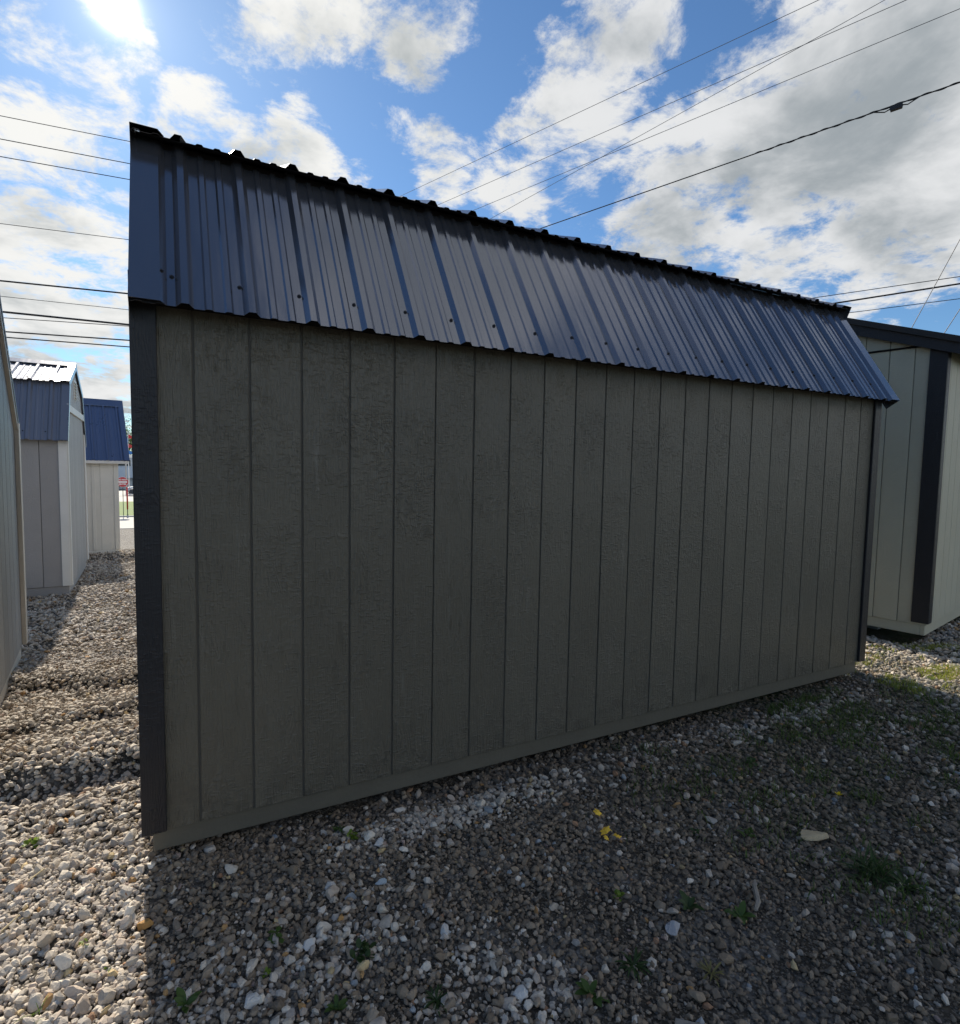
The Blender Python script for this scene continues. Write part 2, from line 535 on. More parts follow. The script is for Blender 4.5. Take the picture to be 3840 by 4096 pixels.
def gz(x, y):
    """height of the ground"""
    x = np.asarray(x, float); y = np.asarray(y, float)
    base = np.where(y < 2, 0, np.where(y < 12, -0.030 * (y - 2), -0.30 - 0.0785 * (np.minimum(y, 38) - 12)))
    near = np.clip(1 - np.hypot(x - 1, y - 3) / 22, 0, 1)
    n = (fbm(x * 0.9, y * 0.9, 3) - 0.5) * 0.05 + (fbm(x * 3.1, y * 3.1, 9) - 0.5) * 0.022
    out = base + n * near - 0.005
    left = sstep(x, 0.6, -0.05)
    wob = 0.10 * (fbm(x * 2.0, y * 0 + 3.3, 21) - 0.5)
    out = out + left * 0.075 * sstep(y + wob, 0.84, 0.98) * sstep(y + wob, 1.75, 1.15)           # bank of raked gravel
    out = out - left * 0.030 * np.exp(-((y + wob - 0.80) / 0.10) ** 2)
    wob2 = wob + 0.35 * (x + 0.5)
    out = out + left * 0.055 * sstep(y + wob2, 2.30, 2.46) * sstep(y + wob2, 3.2, 2.6)
    out = out + left * 0.042 * sstep(y - wob2 * .6, 1.55, 1.66) * sstep(y - wob2 * .6, 2.1, 1.75)
    out = out + sstep(x, 1.5, 0.0) * sstep(y, 10.2, 10.5) * sstep(y, 11.6, 10.8) * 0.10
    out = out - 0.05 * sstep(x, 6.0, 6.4) * sstep(y, 0.0, 0.4)
    # slightly hollow strip under the drip line of the main shed
    out = out - 0.038 * np.exp(-((y - 0.02) / 0.12) ** 2) * sstep(x, 0.0, 0.5) * sstep(x, 5.2, 4.9)
    return out


def axis(core_a, core_b, step, far, g=1.22):
    c = list(np.arange(core_a, core_b + 1e-6, step))
    s, v = step, core_b
    up_ = []
    while v < far: s *= g; v += s; up_.append(v)
    s, v = step, core_a
    dn = []
    while v > -far: s *= g; v -= s; dn.append(v)
    return np.array(dn[::-1] + c + up_)


gx, gy = axis(-2.2, 7.6, 0.05, 900), axis(-2.6, 11.8, 0.05, 900)
GX, GY = np.meshgrid(gx, gy)
GZ = gz(GX, GY)
nx, ny = len(gx), len(gy)
verts = np.stack([GX, GY, GZ], -1).reshape(-1, 3)
ii = np.arange(nx * ny).reshape(ny, nx)
quads = np.stack([ii[:-1, :-1], ii[:-1, 1:], ii[1:, 1:], ii[1:, :-1]], -1).reshape(-1, 4)


def np_mesh(name, verts, faces, mat, smooth=False, col=None):
    me = bpy.data.meshes.new(name)
    nf, k = faces.shape
    me.vertices.add(len(verts)); me.vertices.foreach_set('co', np.ascontiguousarray(verts, np.float32).ravel())
    me.loops.add(nf * k); me.loops.foreach_set('vertex_index', np.ascontiguousarray(faces, np.int32).ravel())
    me.polygons.add(nf); me.polygons.foreach_set('loop_start', np.arange(0, nf * k, k, dtype=np.int32))
    me.update(calc_edges=True)
    me.polygons.foreach_set('use_smooth', np.full(nf, smooth))
    if col is not None:
        a = me.color_attributes.new('tint', 'FLOAT_COLOR', 'POINT')
        a.data.foreach_set('color', np.ascontiguousarray(np.concatenate([col, np.ones((len(col), 1))], 1), np.float32).ravel())
    me.validate()
    me.materials.append(mat)
    o = bpy.data.objects.new(name, me)
    C.objects.link(o)
    return o


gm, t, b = new_mat('gravel_bed')
oc = t.n('ShaderNodeTexCoord').outputs['Object']
sp = t.n('ShaderNodeSeparateXYZ'); t.put(sp, 0, oc)
vor = t.n('ShaderNodeTexVoronoi'); t.put(vor, 'Vector', oc); t.put(vor, 'Scale', 42.0)
vsep = t.n('ShaderNodeSeparateColor'); t.put(vsep, 0, vor.outputs['Color'])
stone = t.mix(vsep.outputs[0], (0.15, 0.14, 0.125, 1), (0.42, 0.40, 0.37, 1))
stone = t.mix(t.rng(vor.outputs['Distance'], 0.45, 0.75), stone, (0.05, 0.045, 0.04, 1))
grit = t.n('ShaderNodeTexVoronoi'); t.put(grit, 'Vector', oc); t.put(grit, 'Scale', 190.0)
gsep = t.n('ShaderNodeSeparateColor'); t.put(gsep, 0, grit.outputs['Color'])
soil = t.mix(t.noise(oc, 9, 6, 0.65), (0.030, 0.025, 0.019, 1), (0.085, 0.072, 0.056, 1))
soil = t.mix(t.rng(gsep.outputs[0], 0.55, 1.0, 0.0, 0.8), soil, (0.22, 0.195, 0.16, 1))
far = t.rng(sp.outputs[1], 7.0, 13.0)
nearc = t.mix(t.rng(t.noise(oc, 3.2, 4), 0.45, 0.62, 0.0, 0.5), soil, stone)
moss = t.m('MULTIPLY', t.rng(sp.outputs[0], 1.8, 4.2), t.rng(t.noise(oc, 2.1, 5, 0.6), 0.38, 0.60, 0.0, 0.7))
moss = t.m('MULTIPLY', moss, t.rng(sp.outputs[1], 3.0, 0.5))
nearc = t.mix(moss, nearc, (0.032, 0.055, 0.016, 1))
t.put(b, 'Base Color', t.mix(far, nearc, stone))
t.put(b, 'Roughness', 0.92); t.put(b, 'Specular IOR Level', 0.2)
bp = t.n('ShaderNodeBump')
t.put(bp, 'Height', t.m('SUBTRACT', t.m('MULTIPLY', t.noise(oc, 60, 5, 0.7), 0.5), t.m('MULTIPLY', vor.outputs['Distance'], 0.8)))
t.put(bp, 'Strength', 0.8); t.put(bp, 'Distance', 0.02)
t.put(b, 'Normal', bp.outputs[0])
ground = np_mesh('ground', verts, quads, gm, True)
tag(ground, 'gravel yard floor between the sheds', None, None, 'structure')

# ------------------------------------------------------------------ loose gravel: real stones, one mass
def ico(sub):
    t_ = (1 + 5 ** 0.5) / 2
    v = [(-1, t_, 0), (1, t_, 0), (-1, -t_, 0), (1, -t_, 0), (0, -1, t_), (0, 1, t_), (0, -1, -t_), (0, 1, -t_), (t_, 0, -1), (t_, 0, 1), (-t_, 0, -1), (-t_, 0, 1)]
    f = [(0, 11, 5), (0, 5, 1), (0, 1, 7), (0, 7, 10), (0, 10, 11), (1, 5, 9), (5, 11, 4), (11, 10, 2), (10, 7, 6), (7, 1, 8), (3, 9, 4), (3, 4, 2), (3, 2, 6), (3, 6, 8), (3, 8, 9), (4, 9, 5), (2, 4, 11), (6, 2, 10), (8, 6, 7), (9, 8, 1)]
    v = [np.array(p) / np.linalg.norm(p) for p in v]
    for _ in range(sub):
        cache, nf = {}, []
        def mid(a, b_):
            k = (min(a, b_), max(a, b_))
            if k not in cache:
                m_ = v[a] + v[b_]; v.append(m_ / np.linalg.norm(m_)); cache[k] = len(v) - 1
            return cache[k]
        for a, b_, c in f:
            x, y, z = mid(a, b_), mid(b_, c), mid(c, a)
            nf += [(a, x, z), (b_, y, x), (c, z, y), (x, y, z)]
        f = nf
    return np.array(v), np.array(f)


def stone_shape(sub, r):
    v, f = ico(sub)
    v = v.copy()
    v *= 1 + 0.10 * r.normal(size=(len(v), 1))
    for _ in range(9):
        n = r.normal(size=3); n /= np.linalg.norm(n)
        d = r.uniform(0.46, 0.84)
        ov = np.maximum(v @ n - d, 0)
        v -= ov[:, None] * n * 0.94
    v /= np.abs(v).max()
    return v, f


def rotmats(n, r, tilt=1.0):
    a = r.uniform(0, 2 * np.pi, n); bx = r.normal(0, 0.35 * tilt, n); by = r.normal(0, 0.35 * tilt, n)
    ca, sa, cb, sb, cc, sc = np.cos(a), np.sin(a), np.cos(bx), np.sin(bx), np.cos(by), np.sin(by)
    z0, o1 = np.zeros(n), np.ones(n)
    Rz = np.stack([np.stack([ca, -sa, z0], -1), np.stack([sa, ca, z0], -1), np.stack([z0, z0, o1], -1)], -2)
    Rx = np.stack([np.stack([o1, z0, z0], -1), np.stack([z0, cb, -sb], -1), np.stack([z0, sb, cb], -1)], -2)
    Ry = np.stack([np.stack([cc, z0, sc], -1), np.stack([z0, o1, z0], -1), np.stack([-sc, z0, cc], -1)], -2)
    return Rx @ Ry @ Rz


RA = 0.19            # turn of the pale shed on the right
RIGHT = (6.32, 0.20)
def footprints(x, y):
    """True where a shed stands"""
    m_ = (x > 0.10) & (x < 4.80) & (y > 0.10) & (y < 3.0)
    u = (x - RIGHT[0]) * math.cos(RA) + (y - RIGHT[1]) * math.sin(RA)
    v = -(x - RIGHT[0]) * math.sin(RA) + (y - RIGHT[1]) * math.cos(RA)
    m_ |= (u > 0.15) & (v > 0.15) & (v < 2.3)
    return m_


def pale_mask(x, y):
    """where pale stone lies: real clusters, plus sunlight painted into the lane and gap"""
    drip = np.exp(-((y + 0.19 - 0.02 * np.sin(x * 3)) / 0.11) ** 2) * sstep(x, 0.55, 1.1) * sstep(x, 5.0, 3.6)
    fan = np.exp(-(((x - 0.45) / 0.5) ** 2 + ((y + 0.75) / 0.33) ** 2)) * 0.75
    fan3 = 0.5 * np.exp(-(((x - 1.05) / 0.16) ** 2 + ((y + 1.18) / 0.14) ** 2)) + 0.30 * sstep(x, 2.0, 2.8) * sstep(y, -1.2, -1.6) + 0.22 * sstep(x, 3.2, 4.0) * sstep(y, -0.2, -0.6)
    fan2 = np.exp(-(((x - 0.85) / 0.35) ** 2 + ((y + 1.05) / 0.28) ** 2)) * 0.45
    left = np.maximum(sstep(x, 0.05, -0.06), 0.9 * sstep(x, 4.9, 5.1) * sstep(y, -1.0, -0.5))  # sunlight put into stone colour: pale beyond the shed's shadow edges
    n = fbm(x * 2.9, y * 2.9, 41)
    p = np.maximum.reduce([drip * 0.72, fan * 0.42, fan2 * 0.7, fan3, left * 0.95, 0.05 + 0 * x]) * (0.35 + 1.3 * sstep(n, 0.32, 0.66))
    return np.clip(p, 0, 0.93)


stones = []            # (x, y, size)
def scatter(xa, xb, ya, yb, per_m2, smin, smax, keep):
    n = int((xb - xa) * (yb - ya) * per_m2)
    x, y = rng.uniform(xa, xb, n), rng.uniform(ya, yb, n)
    ok = keep(x, y) & ~footprints(x, y)
    x, y = x[ok], y[ok]
    s = np.exp(rng.normal(math.log((smin * smax) ** 0.5), 0.42, len(x)))
    return x, y, np.clip(s, smin * 0.7, smax * 1.4)


def in_view(x, y, margin=0.25):
    dx, dy = x - CAM.x, y - CAM.y
    a = np.arctan2(dx, dy) - yaw
    d = np.hypot(dx, dy)
    return (np.abs(a) < math.atan(1920 / 2316) + margin) & (d > 1.25)


tiers = []
near_d = lambda x, y: np.hypot(x - CAM.x, y - CAM.y)
tiers.append((0, scatter(-1.6, 3.2, -1.9, 1.2, 6900, 0.0047, 0.0112, lambda x, y: in_view(x, y) & (near_d(x, y) < 2.75))))
tiers.append((1, scatter(-1.6, 3.2, -1.9, 1.2, 400, 0.0100, 0.0172, lambda x, y: in_view(x, y) & (near_d(x, y) < 2.75) & (rng.uniform(size=len(x)) < 0.25 + pale_mask(x, y)))))
tiers.append((0, scatter(-2.0, 6.6, -2.1, 4.2, 3300, 0.0064, 0.0132, lambda x, y: in_view(x, y, .15) & (near_d(x, y) >= 2.75) & (near_d(x, y) < 6.2) & ((y < 0.2) | (x < 0.3) | (x > 4.7)))))
tiers.append((0, scatter(-2.4, 10.5, -2.2, 12.5, 1000, 0.010, 0.0175, lambda x, y: in_view(x, y, .08) & (near_d(x, y) >= 6.2) & ((x < 0.25) | (x > 4.7)) & ((x > 0.3) | (y < 12.4)) & (y < np.where(x > 0.3, 3.2, 20)))))

V, F, K = [], [], []
voff = 0
palette_dark = np.array([(0.215, 0.168, 0.120), (0.255, 0.203, 0.147), (0.182, 0.146, 0.110), (0.275, 0.212, 0.147), (0.20, 0.173, 0.140), (0.305, 0.248, 0.185)])
palette_pale = np.array([(0.50, 0.44, 0.365), (0.57, 0.51, 0.43), (0.43, 0.375, 0.31), (0.47, 0.395, 0.325), (0.42, 0.38, 0.335), (0.62, 0.565, 0.485)])
palette_odd = np.array([(0.44, 0.26, 0.11), (0.34, 0.20, 0.12), (0.30, 0.33, 0.35), (0.38, 0.29, 0.25), (0.52, 0.40, 0.22)])
for sub, (x, y, s) in tiers:
    nvar = 26 if sub else 18
    which = rng.integers(0, nvar, len(x))
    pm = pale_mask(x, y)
    moss_m = sstep(x, 1.7, 4.0) * sstep(fbm(x * 2.1, y * 2.1, 77), 0.42, 0.62) * sstep(y, 1.0, 0.0)
    u = rng.uniform(size=len(x))
    col = palette_dark[rng.integers(0, 6, len(x))] * (1.0 + 0.55 * np.maximum(sstep(x, 0.06, -0.06), sstep(x, 4.9, 5.1)))[:, None]  # dark stones brightened on sunlit ground, the sunlight is in their colour
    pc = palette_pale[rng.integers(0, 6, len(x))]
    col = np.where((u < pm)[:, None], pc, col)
    odd = rng.uniform(size=len(x)) < 0.035
    col = np.where(odd[:, None], palette_odd[rng.integers(0, 5, len(x))], col)
    grn = np.clip(moss_m * rng.uniform(0, 1, len(x)), 0, 1)[:, None] * 0.75
    col = col * (1 - grn) + np.array([0.060, 0.070, 0.038]) * grn
    col = col * rng.uniform(0.78, 1.22, (len(x), 1))
    col = col * (1 - 0.22 * sstep(x, 0.9, 2.2) * sstep(x, 5.2, 4.8))[:, None]           # darker along the shaded stretch: shade put into the colour, with some dirt and moss
    bare = sstep(fbm(x * 1.7 + 5, y * 1.7, 55), 0.56, 0.70) * sstep(x, 0.5, 1.0) * 0.35      # trodden soil with fewer stones
    live = rng.uniform(size=len(x)) > bare
    s = s * np.where(u < pm, 1.15, 0.95)
    for k in range(nvar):
        v0, f0 = stone_shape(sub, rng)
        sel = np.where((which == k) & live)[0]
        if not len(sel): continue
        n = len(sel)
        sc = np.stack([rng.uniform(0.95, 1.45, n), rng.uniform(0.75, 1.05, n), rng.uniform(0.55, 0.95, n)], -1) * s[sel, None]
        R_ = rotmats(n, rng)
        vv = np.einsum('nij,nvj->nvi', R_, v0[None] * sc[:, None, :])
        z = gz(x[sel], y[sel]) + s[sel] * rng.uniform(0.05, 0.95, n)
        vv += np.stack([x[sel], y[sel], z], -1)[:, None, :]
        V.append(vv.reshape(-1, 3))
        F.append((f0[None] + (np.arange(n) * len(v0))[:, None, None] + voff).reshape(-1, 3))
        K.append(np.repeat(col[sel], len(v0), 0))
        voff += n * len(v0)
V, F, K = np.concatenate(V), np.concatenate(F), np.concatenate(K)
sm, t, b = new_mat('gravel_stone')
att = t.n('ShaderNodeVertexColor', layer_name='tint')
oc = t.n('ShaderNodeTexCoord').outputs['Object']
sn = t.noise(oc, 130, 4, 0.65)
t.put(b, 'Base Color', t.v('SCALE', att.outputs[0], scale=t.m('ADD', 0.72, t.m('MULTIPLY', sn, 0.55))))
t.put(b, 'Roughness', 0.78); t.put(b, 'Specular IOR Level', 0.35)
bp = t.n('ShaderNodeBump'); t.put(bp, 'Height', t.noise(oc, 260, 3, 0.6)); t.put(bp, 'Strength', 0.5); t.put(bp, 'Distance', 0.004)
t.put(b, 'Normal', bp.outputs[0])
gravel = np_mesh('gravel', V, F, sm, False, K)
tag(gravel, 'loose grey and white crushed gravel covering the yard', 'gravel', None, 'stuff')
print('gravel tris', len(F))

# ------------------------------------------------------------------ main shed
GROUND_Z = 0.13      # siding bottom of the main shed above the yard


def support_blocks(root, pts, zb):
    for x, y in pts:
        MB().bbox((x - 0.1, y - 0.1, -zb - 0.06), (x + 0.1, y + 0.1, -0.092), 0.006).build('support_block', M['block'], root)


def main_shed():
    L, Wd = 4.877, 3.048
    root = empty('storage_shed', (0, 0, GROUND_Z))
    tag(root, 'large taupe barn-roofed shed with black corner trim filling the foreground', 'shed')
    prof = [(0, 2.15), (0.375, 2.725), (Wd / 2, 3.18), (Wd - 0.375, 2.725), (Wd, 2.15)]
    inner = [(0.0065, 0.001)] + [(min(max(y, 0.0065), Wd - 0.0065), z - 0.005) for y, z in prof] + [(Wd - 0.0065, 0.001)]
    wall = core(root, inner, 0.0245, 4.8835, M['taupe_flat'])
    face_boards(wall, ((0, 0.0065, 0), (1, 0, 0), (0, 0, 1), (0, -1, 0)), 4.890, 0.0, lambda x: 2.145, [], M['taupe'], lo=0.018)
    for x, nx_ in ((0.0245, -1), (4.8835, 1)):
        face_boards(wall, ((x, 0, 0), (0, 1, 0), (0, 0, 1), (nx_, 0, 0)), Wd, 0.0, interp(prof), [p[0] for p in prof], M['taupe'])
    # corner boards
    MB().bbox((-0.004, -0.021, 0.004), (0.083, -0.002, 2.145), 0.003).build('corner_trim', M['black_trim'], root)
    MB().bbox((4.832, -0.021, 0.004), (4.912, -0.002, 2.145), 0.003).build('corner_trim', M['black_trim'], root)
    MB().bbox((-0.003, -0.0015, 0.004), (0.0165, 0.09, 2.1), 0.003).build('corner_trim', M['black_trim'], root)
    MB().bbox((4.8915, -0.0015, 0.004), (4.911, 0.09, 2.1), 0.003).build('corner_trim', M['black_trim'], root)
    # skid frame
    MB().bbox((0.033, 0.022, -0.092), (4.868, 0.060, -0.001), 0.004).build('skid', M['taupe_skid'], root)
    MB().bbox((0.033, Wd - 0.05, -0.092), (4.868, Wd - 0.010, -0.001), 0.004).build('skid', M['taupe_skid'], root)
    MB().bbox((0.034, 0.061, -0.091), (0.074, Wd - 0.051, -0.001), 0.004).build('skid', M['taupe_skid'], root)
    MB().bbox((4.827, 0.061, -0.091), (4.867, Wd - 0.051, -0.001), 0.004).build('skid', M['taupe_skid'], root)
    support_blocks(root, [(x, y) for x in (0.35, 1.7, 3.1, 4.5) for y in (0.55, 1.55, 2.6)], GROUND_Z)
    # roof
    lo_e, lo_t = (-0.112, 2.013), (0.382, 2.792)
    up_e, up_t = (0.286, 2.780), (Wd / 2, 3.262)
    X0, X1, S0 = 0.004, 4.925, 0.177
    lower, cuts, d, nrm = roof_sheets(root, lo_e, lo_t, X0, X1, S0, M['charcoal'])
    upper, cu, du, nu = roof_sheets(root, up_e, up_t, X0, X1, S0 - 0.006, M['charcoal'])
    roof_sheets(root, (Wd + 0.112, 2.013), (Wd - 0.382, 2.792), X0, X1, S0, M['charcoal'])
    roof_sheets(root, (Wd - 0.292, 2.782), (Wd / 2, 3.262), X0, X1, S0, M['charcoal'])
    pr = screw_proto(nrm).build('screw', M['screw'])
    first = True
    def put(x, frac, sheets, cts, e, dd, nn):
        nonlocal first
        p = Vector((x, e[0], e[1])) + dd * frac + nn * (0.0005 if x > 0.115 else 0.0165)
        i = max(j for j in range(len(cts) - 1) if cts[j] <= x)
        if first: pr.parent = sheets[i]; pr.location = p; first = False
        else: share(pr, sheets[i], p)
    for k in range(21):
        x = S0 + k * RIB - 0.040
        if X0 + 0.02 < x < X1 - 0.1: put(x + random.uniform(-.004, .004), 0.157 + random.uniform(-.006, .006), lower, cuts, lo_e, d, nrm)
    put(0.103, 0.163, lower, cuts, lo_e, d, nrm)
    put(4.80, 0.157, lower, cuts, lo_e, d, nrm)
    for x, s in ((0.0, -1), (4.930, 1)):
        rake_trim(root, lo_e, lo_t, x, s, M['charcoal'])
        rake_trim(root, (up_e[0] - 0.012, up_e[1] - 0.005), up_t, x, s, M['charcoal'], drop=0.075)
        rake_trim(root, (Wd + 0.112, 2.013), (Wd - 0.382, 2.792), x, s, M['charcoal'])
        rake_trim(root, (Wd - 0.28, 2.777), up_t, x, s, M['charcoal'], drop=0.075)
    # ridge cap
    MB().prism([(-0.13, -0.03), (0, 0.028), (0.13, -0.03), (0.13, -0.036), (0, 0.020), (-0.13, -0.036)], ((0, Wd / 2, 3.272), (0, 1, 0), (0, 0, 1), (1, 0, 0)), 0.0, 4.93).build('ridge_cap', M['charcoal'], root)
    MB().prism([(0.297, 2.7815), (0.388, 2.8179), (0.388, 2.8090), (0.297, 2.7790)], ((0, 0, 0), (0, 1, 0), (0, 0, 1), (1, 0, 0)), 0.02, 4.905).build('soffit_board', M['dark_wood'], root)
    # fascia and sub-fascia under the break of the roof, eave nailer
    MB().bbox((0.02, 0.366, 2.735), (4.905, 0.40, 2.790), 0.002).build('fascia', M['dark_wood'], root)
    MB().prism([(-0.085, 2.030), (-0.055, 2.035), (-0.012, 2.106), (-0.012, 2.03)], ((0, 0, 0), (0, 1, 0), (0, 0, 1), (1, 0, 0)), 0.02, 4.90).build('eave_board', M['dark_wood'], root)
    return root


main_shed()

# ------------------------------------------------------------------ pale sage shed on the right
def sage_shed():
    L, Wd, H = 3.66, 2.44, 2.60
    zb = 0.20
    root = empty('gable_shed', (RIGHT[0], RIGHT[1], zb), RA)
    tag(root, 'pale sage gable shed with wide black corner board standing right of the taupe shed', 'shed')
    sl = 0.36
    prof = [(0, H), (Wd / 2, H + sl * Wd / 2), (Wd, H)]
    t_ = 0.0065
    inner = [(t_, 0.001), (t_, H - 0.02), (Wd / 2, H + sl * Wd / 2 - 0.02), (Wd - t_, H - 0.02), (Wd - t_, 0.001)]
    wall = core(root, inner, t_, L - t_, M['sage_flat'])
    fr = ((t_, 0, 0), (0, 1, 0), (0, 0, 1), (-1, 0, 0))
    face_boards(wall, fr, Wd, 0.0, lambda y: H - 0.012, [], M['sage'], first=0.03)
    face_boards(wall, fr, Wd, H + 0.006, lambda y: max(H + 0.02, interp(prof)(y)), [Wd / 2], M['sage'], first=0.03, lo=0.05)
    face_boards(wall, ((0, t_, 0), (1, 0, 0), (0, 0, 1), (0, -1, 0)), L, 0.0, lambda x: H - 0.005, [], M['sage'])
    MB().box((-0.010, 0.0, H - 0.012), (0.004, Wd, H + 0.004)).build('flashing', M['dark_wood'], root)
    MB().bbox((-0.020, -0.020, 0.02), (-0.0015, 0.118, H - 0.014), 0.003).build('corner_trim', M['black_trim'], root)
    MB().bbox((-0.0005, -0.020, 0.02), (0.085, -0.0015, H - 0.014), 0.003).build('corner_trim', M['black_trim'], root)
    MB().bbox((0.012, 0.012, -0.10), (L - 0.02, 0.05, -0.001), 0.004).build('skid', M['sage'], root)
    MB().bbox((0.012, 0.051, -0.10), (0.05, Wd - 0.02, -0.001), 0.004).build('skid', M['sage'], root)
    for x in (0.7, 1.8, 3.2):
        for y in (0.65, 1.3, 2.0):
            MB().bbox((x - 0.1, y - 0.1, -zb - 0.06), (x + 0.1, y + 0.1, -0.101), 0.006).build('support_block', M['block'], root)
    # roof: two shingled slopes with black fascia boards
    oh, og = 0.12, 0.10
    for sgn in (0, 1):
        ye = -oh if sgn == 0 else Wd + oh
        pts = [(ye, H - sl * oh), (Wd / 2, H + sl * Wd / 2), (Wd / 2, H + sl * Wd / 2 + 0.055), (ye, H - sl * oh + 0.055)]
        pts = [(y, z + 0.012) for y, z in pts]
        MB().prism(pts, ((0, 0, 0), (0, 1, 0), (0, 0, 1), (1, 0, 0)), -og, L + og).build('roof_slope', M['shingle'], root)
        pts = [(ye, H - sl * oh - 0.085), (Wd / 2 - 0.001, H + sl * Wd / 2 - 0.085), (Wd / 2 - 0.001, H + sl * Wd / 2 + 0.03), (ye, H - sl * oh + 0.03)] if sgn == 0 else \
              [(Wd / 2 + 0.001, H + sl * Wd / 2 - 0.085), (ye, H - sl * oh - 0.085), (ye, H - sl * oh + 0.03), (Wd / 2 + 0.001, H + sl * Wd / 2 + 0.03)]
        MB().prism(pts, ((0, 0, 0), (0, 1, 0), (0, 0, 1), (1, 0, 0)), -og + 0.03, -og + 0.05).build('fascia', M['black_trim'], root)
        pts2 = [(y, z + 0.060) for y, z in pts]
        MB().prism(pts2, ((0, 0, 0), (0, 1, 0), (0, 0, 1), (1, 0, 0)), -og - 0.012, -og - 0.002).build('drip_edge', M['charcoal'], root) if False else None
    MB().bbox((-og + 0.05, -oh - 0.002, H - sl * oh - 0.08), (L + og, -oh + 0.016, H - sl * oh + 0.010), 0.002).build('fascia', M['black_trim'], root)
    return root


sage_shed()


# ------------------------------------------------------------------ grey barn-roofed shed in the left alley
def grey_shed():
    L, Wd, H = 3.66, 2.44, 1.97
    a = rad(1.8)
    zc = -0.03
    cx, cy = -1.052, 6.62
    ox, oy = hrot(-L, 0, a)
    root = empty('barn_shed', (cx + ox, cy + oy, zc), a)
    tag(root, 'grey barn-roofed shed with white corner board and white gable band, second in the left row', 'shed')
    yb, zb_, zr = 0.30, 2.62, 2.98
    prof = [(0, H), (yb, zb_ - 0.03), (Wd / 2, zr - 0.03), (Wd - yb, zb_ - 0.03), (Wd, H)]
    t_ = 0.0065
    inner = [(t_, 0.001), (t_, H)] + [(y, z - 0.01) for y, z in prof[1:-1]] + [(Wd - t_, H), (Wd - t_, 0.001)]
    wall = core(root, inner, t_, L - t_, M['grey_flat'])
    face_boards(wall, ((0, t_, 0), (1, 0, 0), (0, 0, 1), (0, -1, 0)), L, 0.0, lambda x: H + 0.06, [], M['grey'], first=0.09 - 0.2032 + 0.03)
    face_boards(wall, ((L - t_, 0, 0), (0, 1, 0), (0, 0, 1), (1, 0, 0)), Wd, 0.0, interp(prof), [p[0] for p in prof], M['grey'])
    MB().bbox((L - 0.088, -0.020, 0.004), (L + 0.003, -0.0015, H + 0.04), 0.003).build('corner_trim', M['white'], root)
    MB().bbox((L + 0.0015, 0.0, 0.004), (L + 0.020, 0.06, H + 0.1), 0.003).build('corner_trim', M['white'], root)
    MB().bbox((L + 0.0015, Wd - 0.089, 0.004), (L + 0.020, Wd + 0.01, H + 0.1), 0.003).build('corner_trim', M['white'], root)
    MB().bbox((L + 0.0015, 0.14, 2.28), (L + 0.026, Wd - 0.14, 2.375), 0.003).build('gable_band', M['white'], root)
    # louvred gable vent
    v = MB().box((L + 0.001, Wd / 2 - 0.16, 2.52), (L + 0.010, Wd / 2 + 0.16, 2.80)).build('gable_vent', M['white'], root)
    for i in range(6):
        MB().prism([(0.008, 0.0), (0.030, -0.022), (0.032, -0.018), (0.010, 0.006)], ((L, 0, 2.555 + i * 0.042), (1, 0, 0), (0, 0, 1), (0, 1, 0)), Wd / 2 - 0.145, Wd / 2 + 0.145).build('louvre', M['white'], v)
    MB().bbox((0.02, 0.012, -0.12), (L - 0.02, 0.05, -0.001), 0.004).build('skid', M['grey'], root)
    MB().bbox((L - 0.058, 0.051, -0.12), (L - 0.02, Wd - 0.02, -0.001), 0.004).build('skid', M['grey'], root)
    for x in (0.4, 1.8, 3.2):
        for y in (0.4, 1.3, 2.1):
            MB().bbox((x - 0.1, y - 0.1, -0.45), (x + 0.1, y + 0.1, -0.121), 0.006).build('support_block', M['block'], root)
    lo_e, lo_t = (-0.10, 1.885), (yb + 0.03, 2.665)
    up_e, up_t = (yb - 0.035, 2.665), (Wd / 2, 3.015)
    X0, X1, S0 = -0.03, L + 0.03, L - 0.165 - 15 * RIB
    lower, cuts, d, nrm = roof_sheets(root, lo_e, lo_t, X0, X1, S0, M['roof_grey'])
    upper, cu, du, nu = roof_sheets(root, up_e, up_t, X0, X1, S0, M['roof_grey'])
    roof_sheets(root, (Wd - lo_e[0], lo_e[1]), (Wd - lo_t[0], lo_t[1]), X0, X1, S0, M['roof_grey'])
    roof_sheets(root, (Wd - up_e[0], up_e[1]), up_t, X0, X1, S0, M['roof_grey'])
    pr = screw_proto(nrm).build('screw', M['screw'], lower[-1])
    pr.location = Vector((L - 0.21, *lo_e)) + d * 0.14
    for k in (1, 2, 3):
        share(pr, lower[-1], Vector((L - 0.21 - k * RIB, *lo_e)) + d * 0.14)
    pr2 = screw_proto(nu).build('screw', M['screw'], upper[-1])
    pr2.location = Vector((L - 0.205, *up_e)) + du * 0.15
    for k in (1, 2, 3):
        share(pr2, upper[-1], Vector((L - 0.205 - k * RIB, *up_e)) + du * 0.15)
    for x, s in ((X0, -1), (X1, 1)):
        for e, t in ((lo_e, lo_t), (up_e, up_t), ((Wd - lo_e[0], lo_e[1]), (Wd - lo_t[0], lo_t[1])), ((Wd - up_e[0], up_e[1]), up_t)):
            rake_trim(root, e, t, x, s, M['roof_grey'], w=0.085, drop=0.06)
    MB().prism([(-0.13, -0.035), (0, 0.03), (0.13, -0.035), (0.13, -0.040), (0, 0.024), (-0.13, -0.040)], ((0, Wd / 2, 3.028), (0, 1, 0), (0, 0, 1), (1, 0, 0)), X0, X1).build('ridge_cap', M['roof_grey'], root)
    return root


grey_shed()


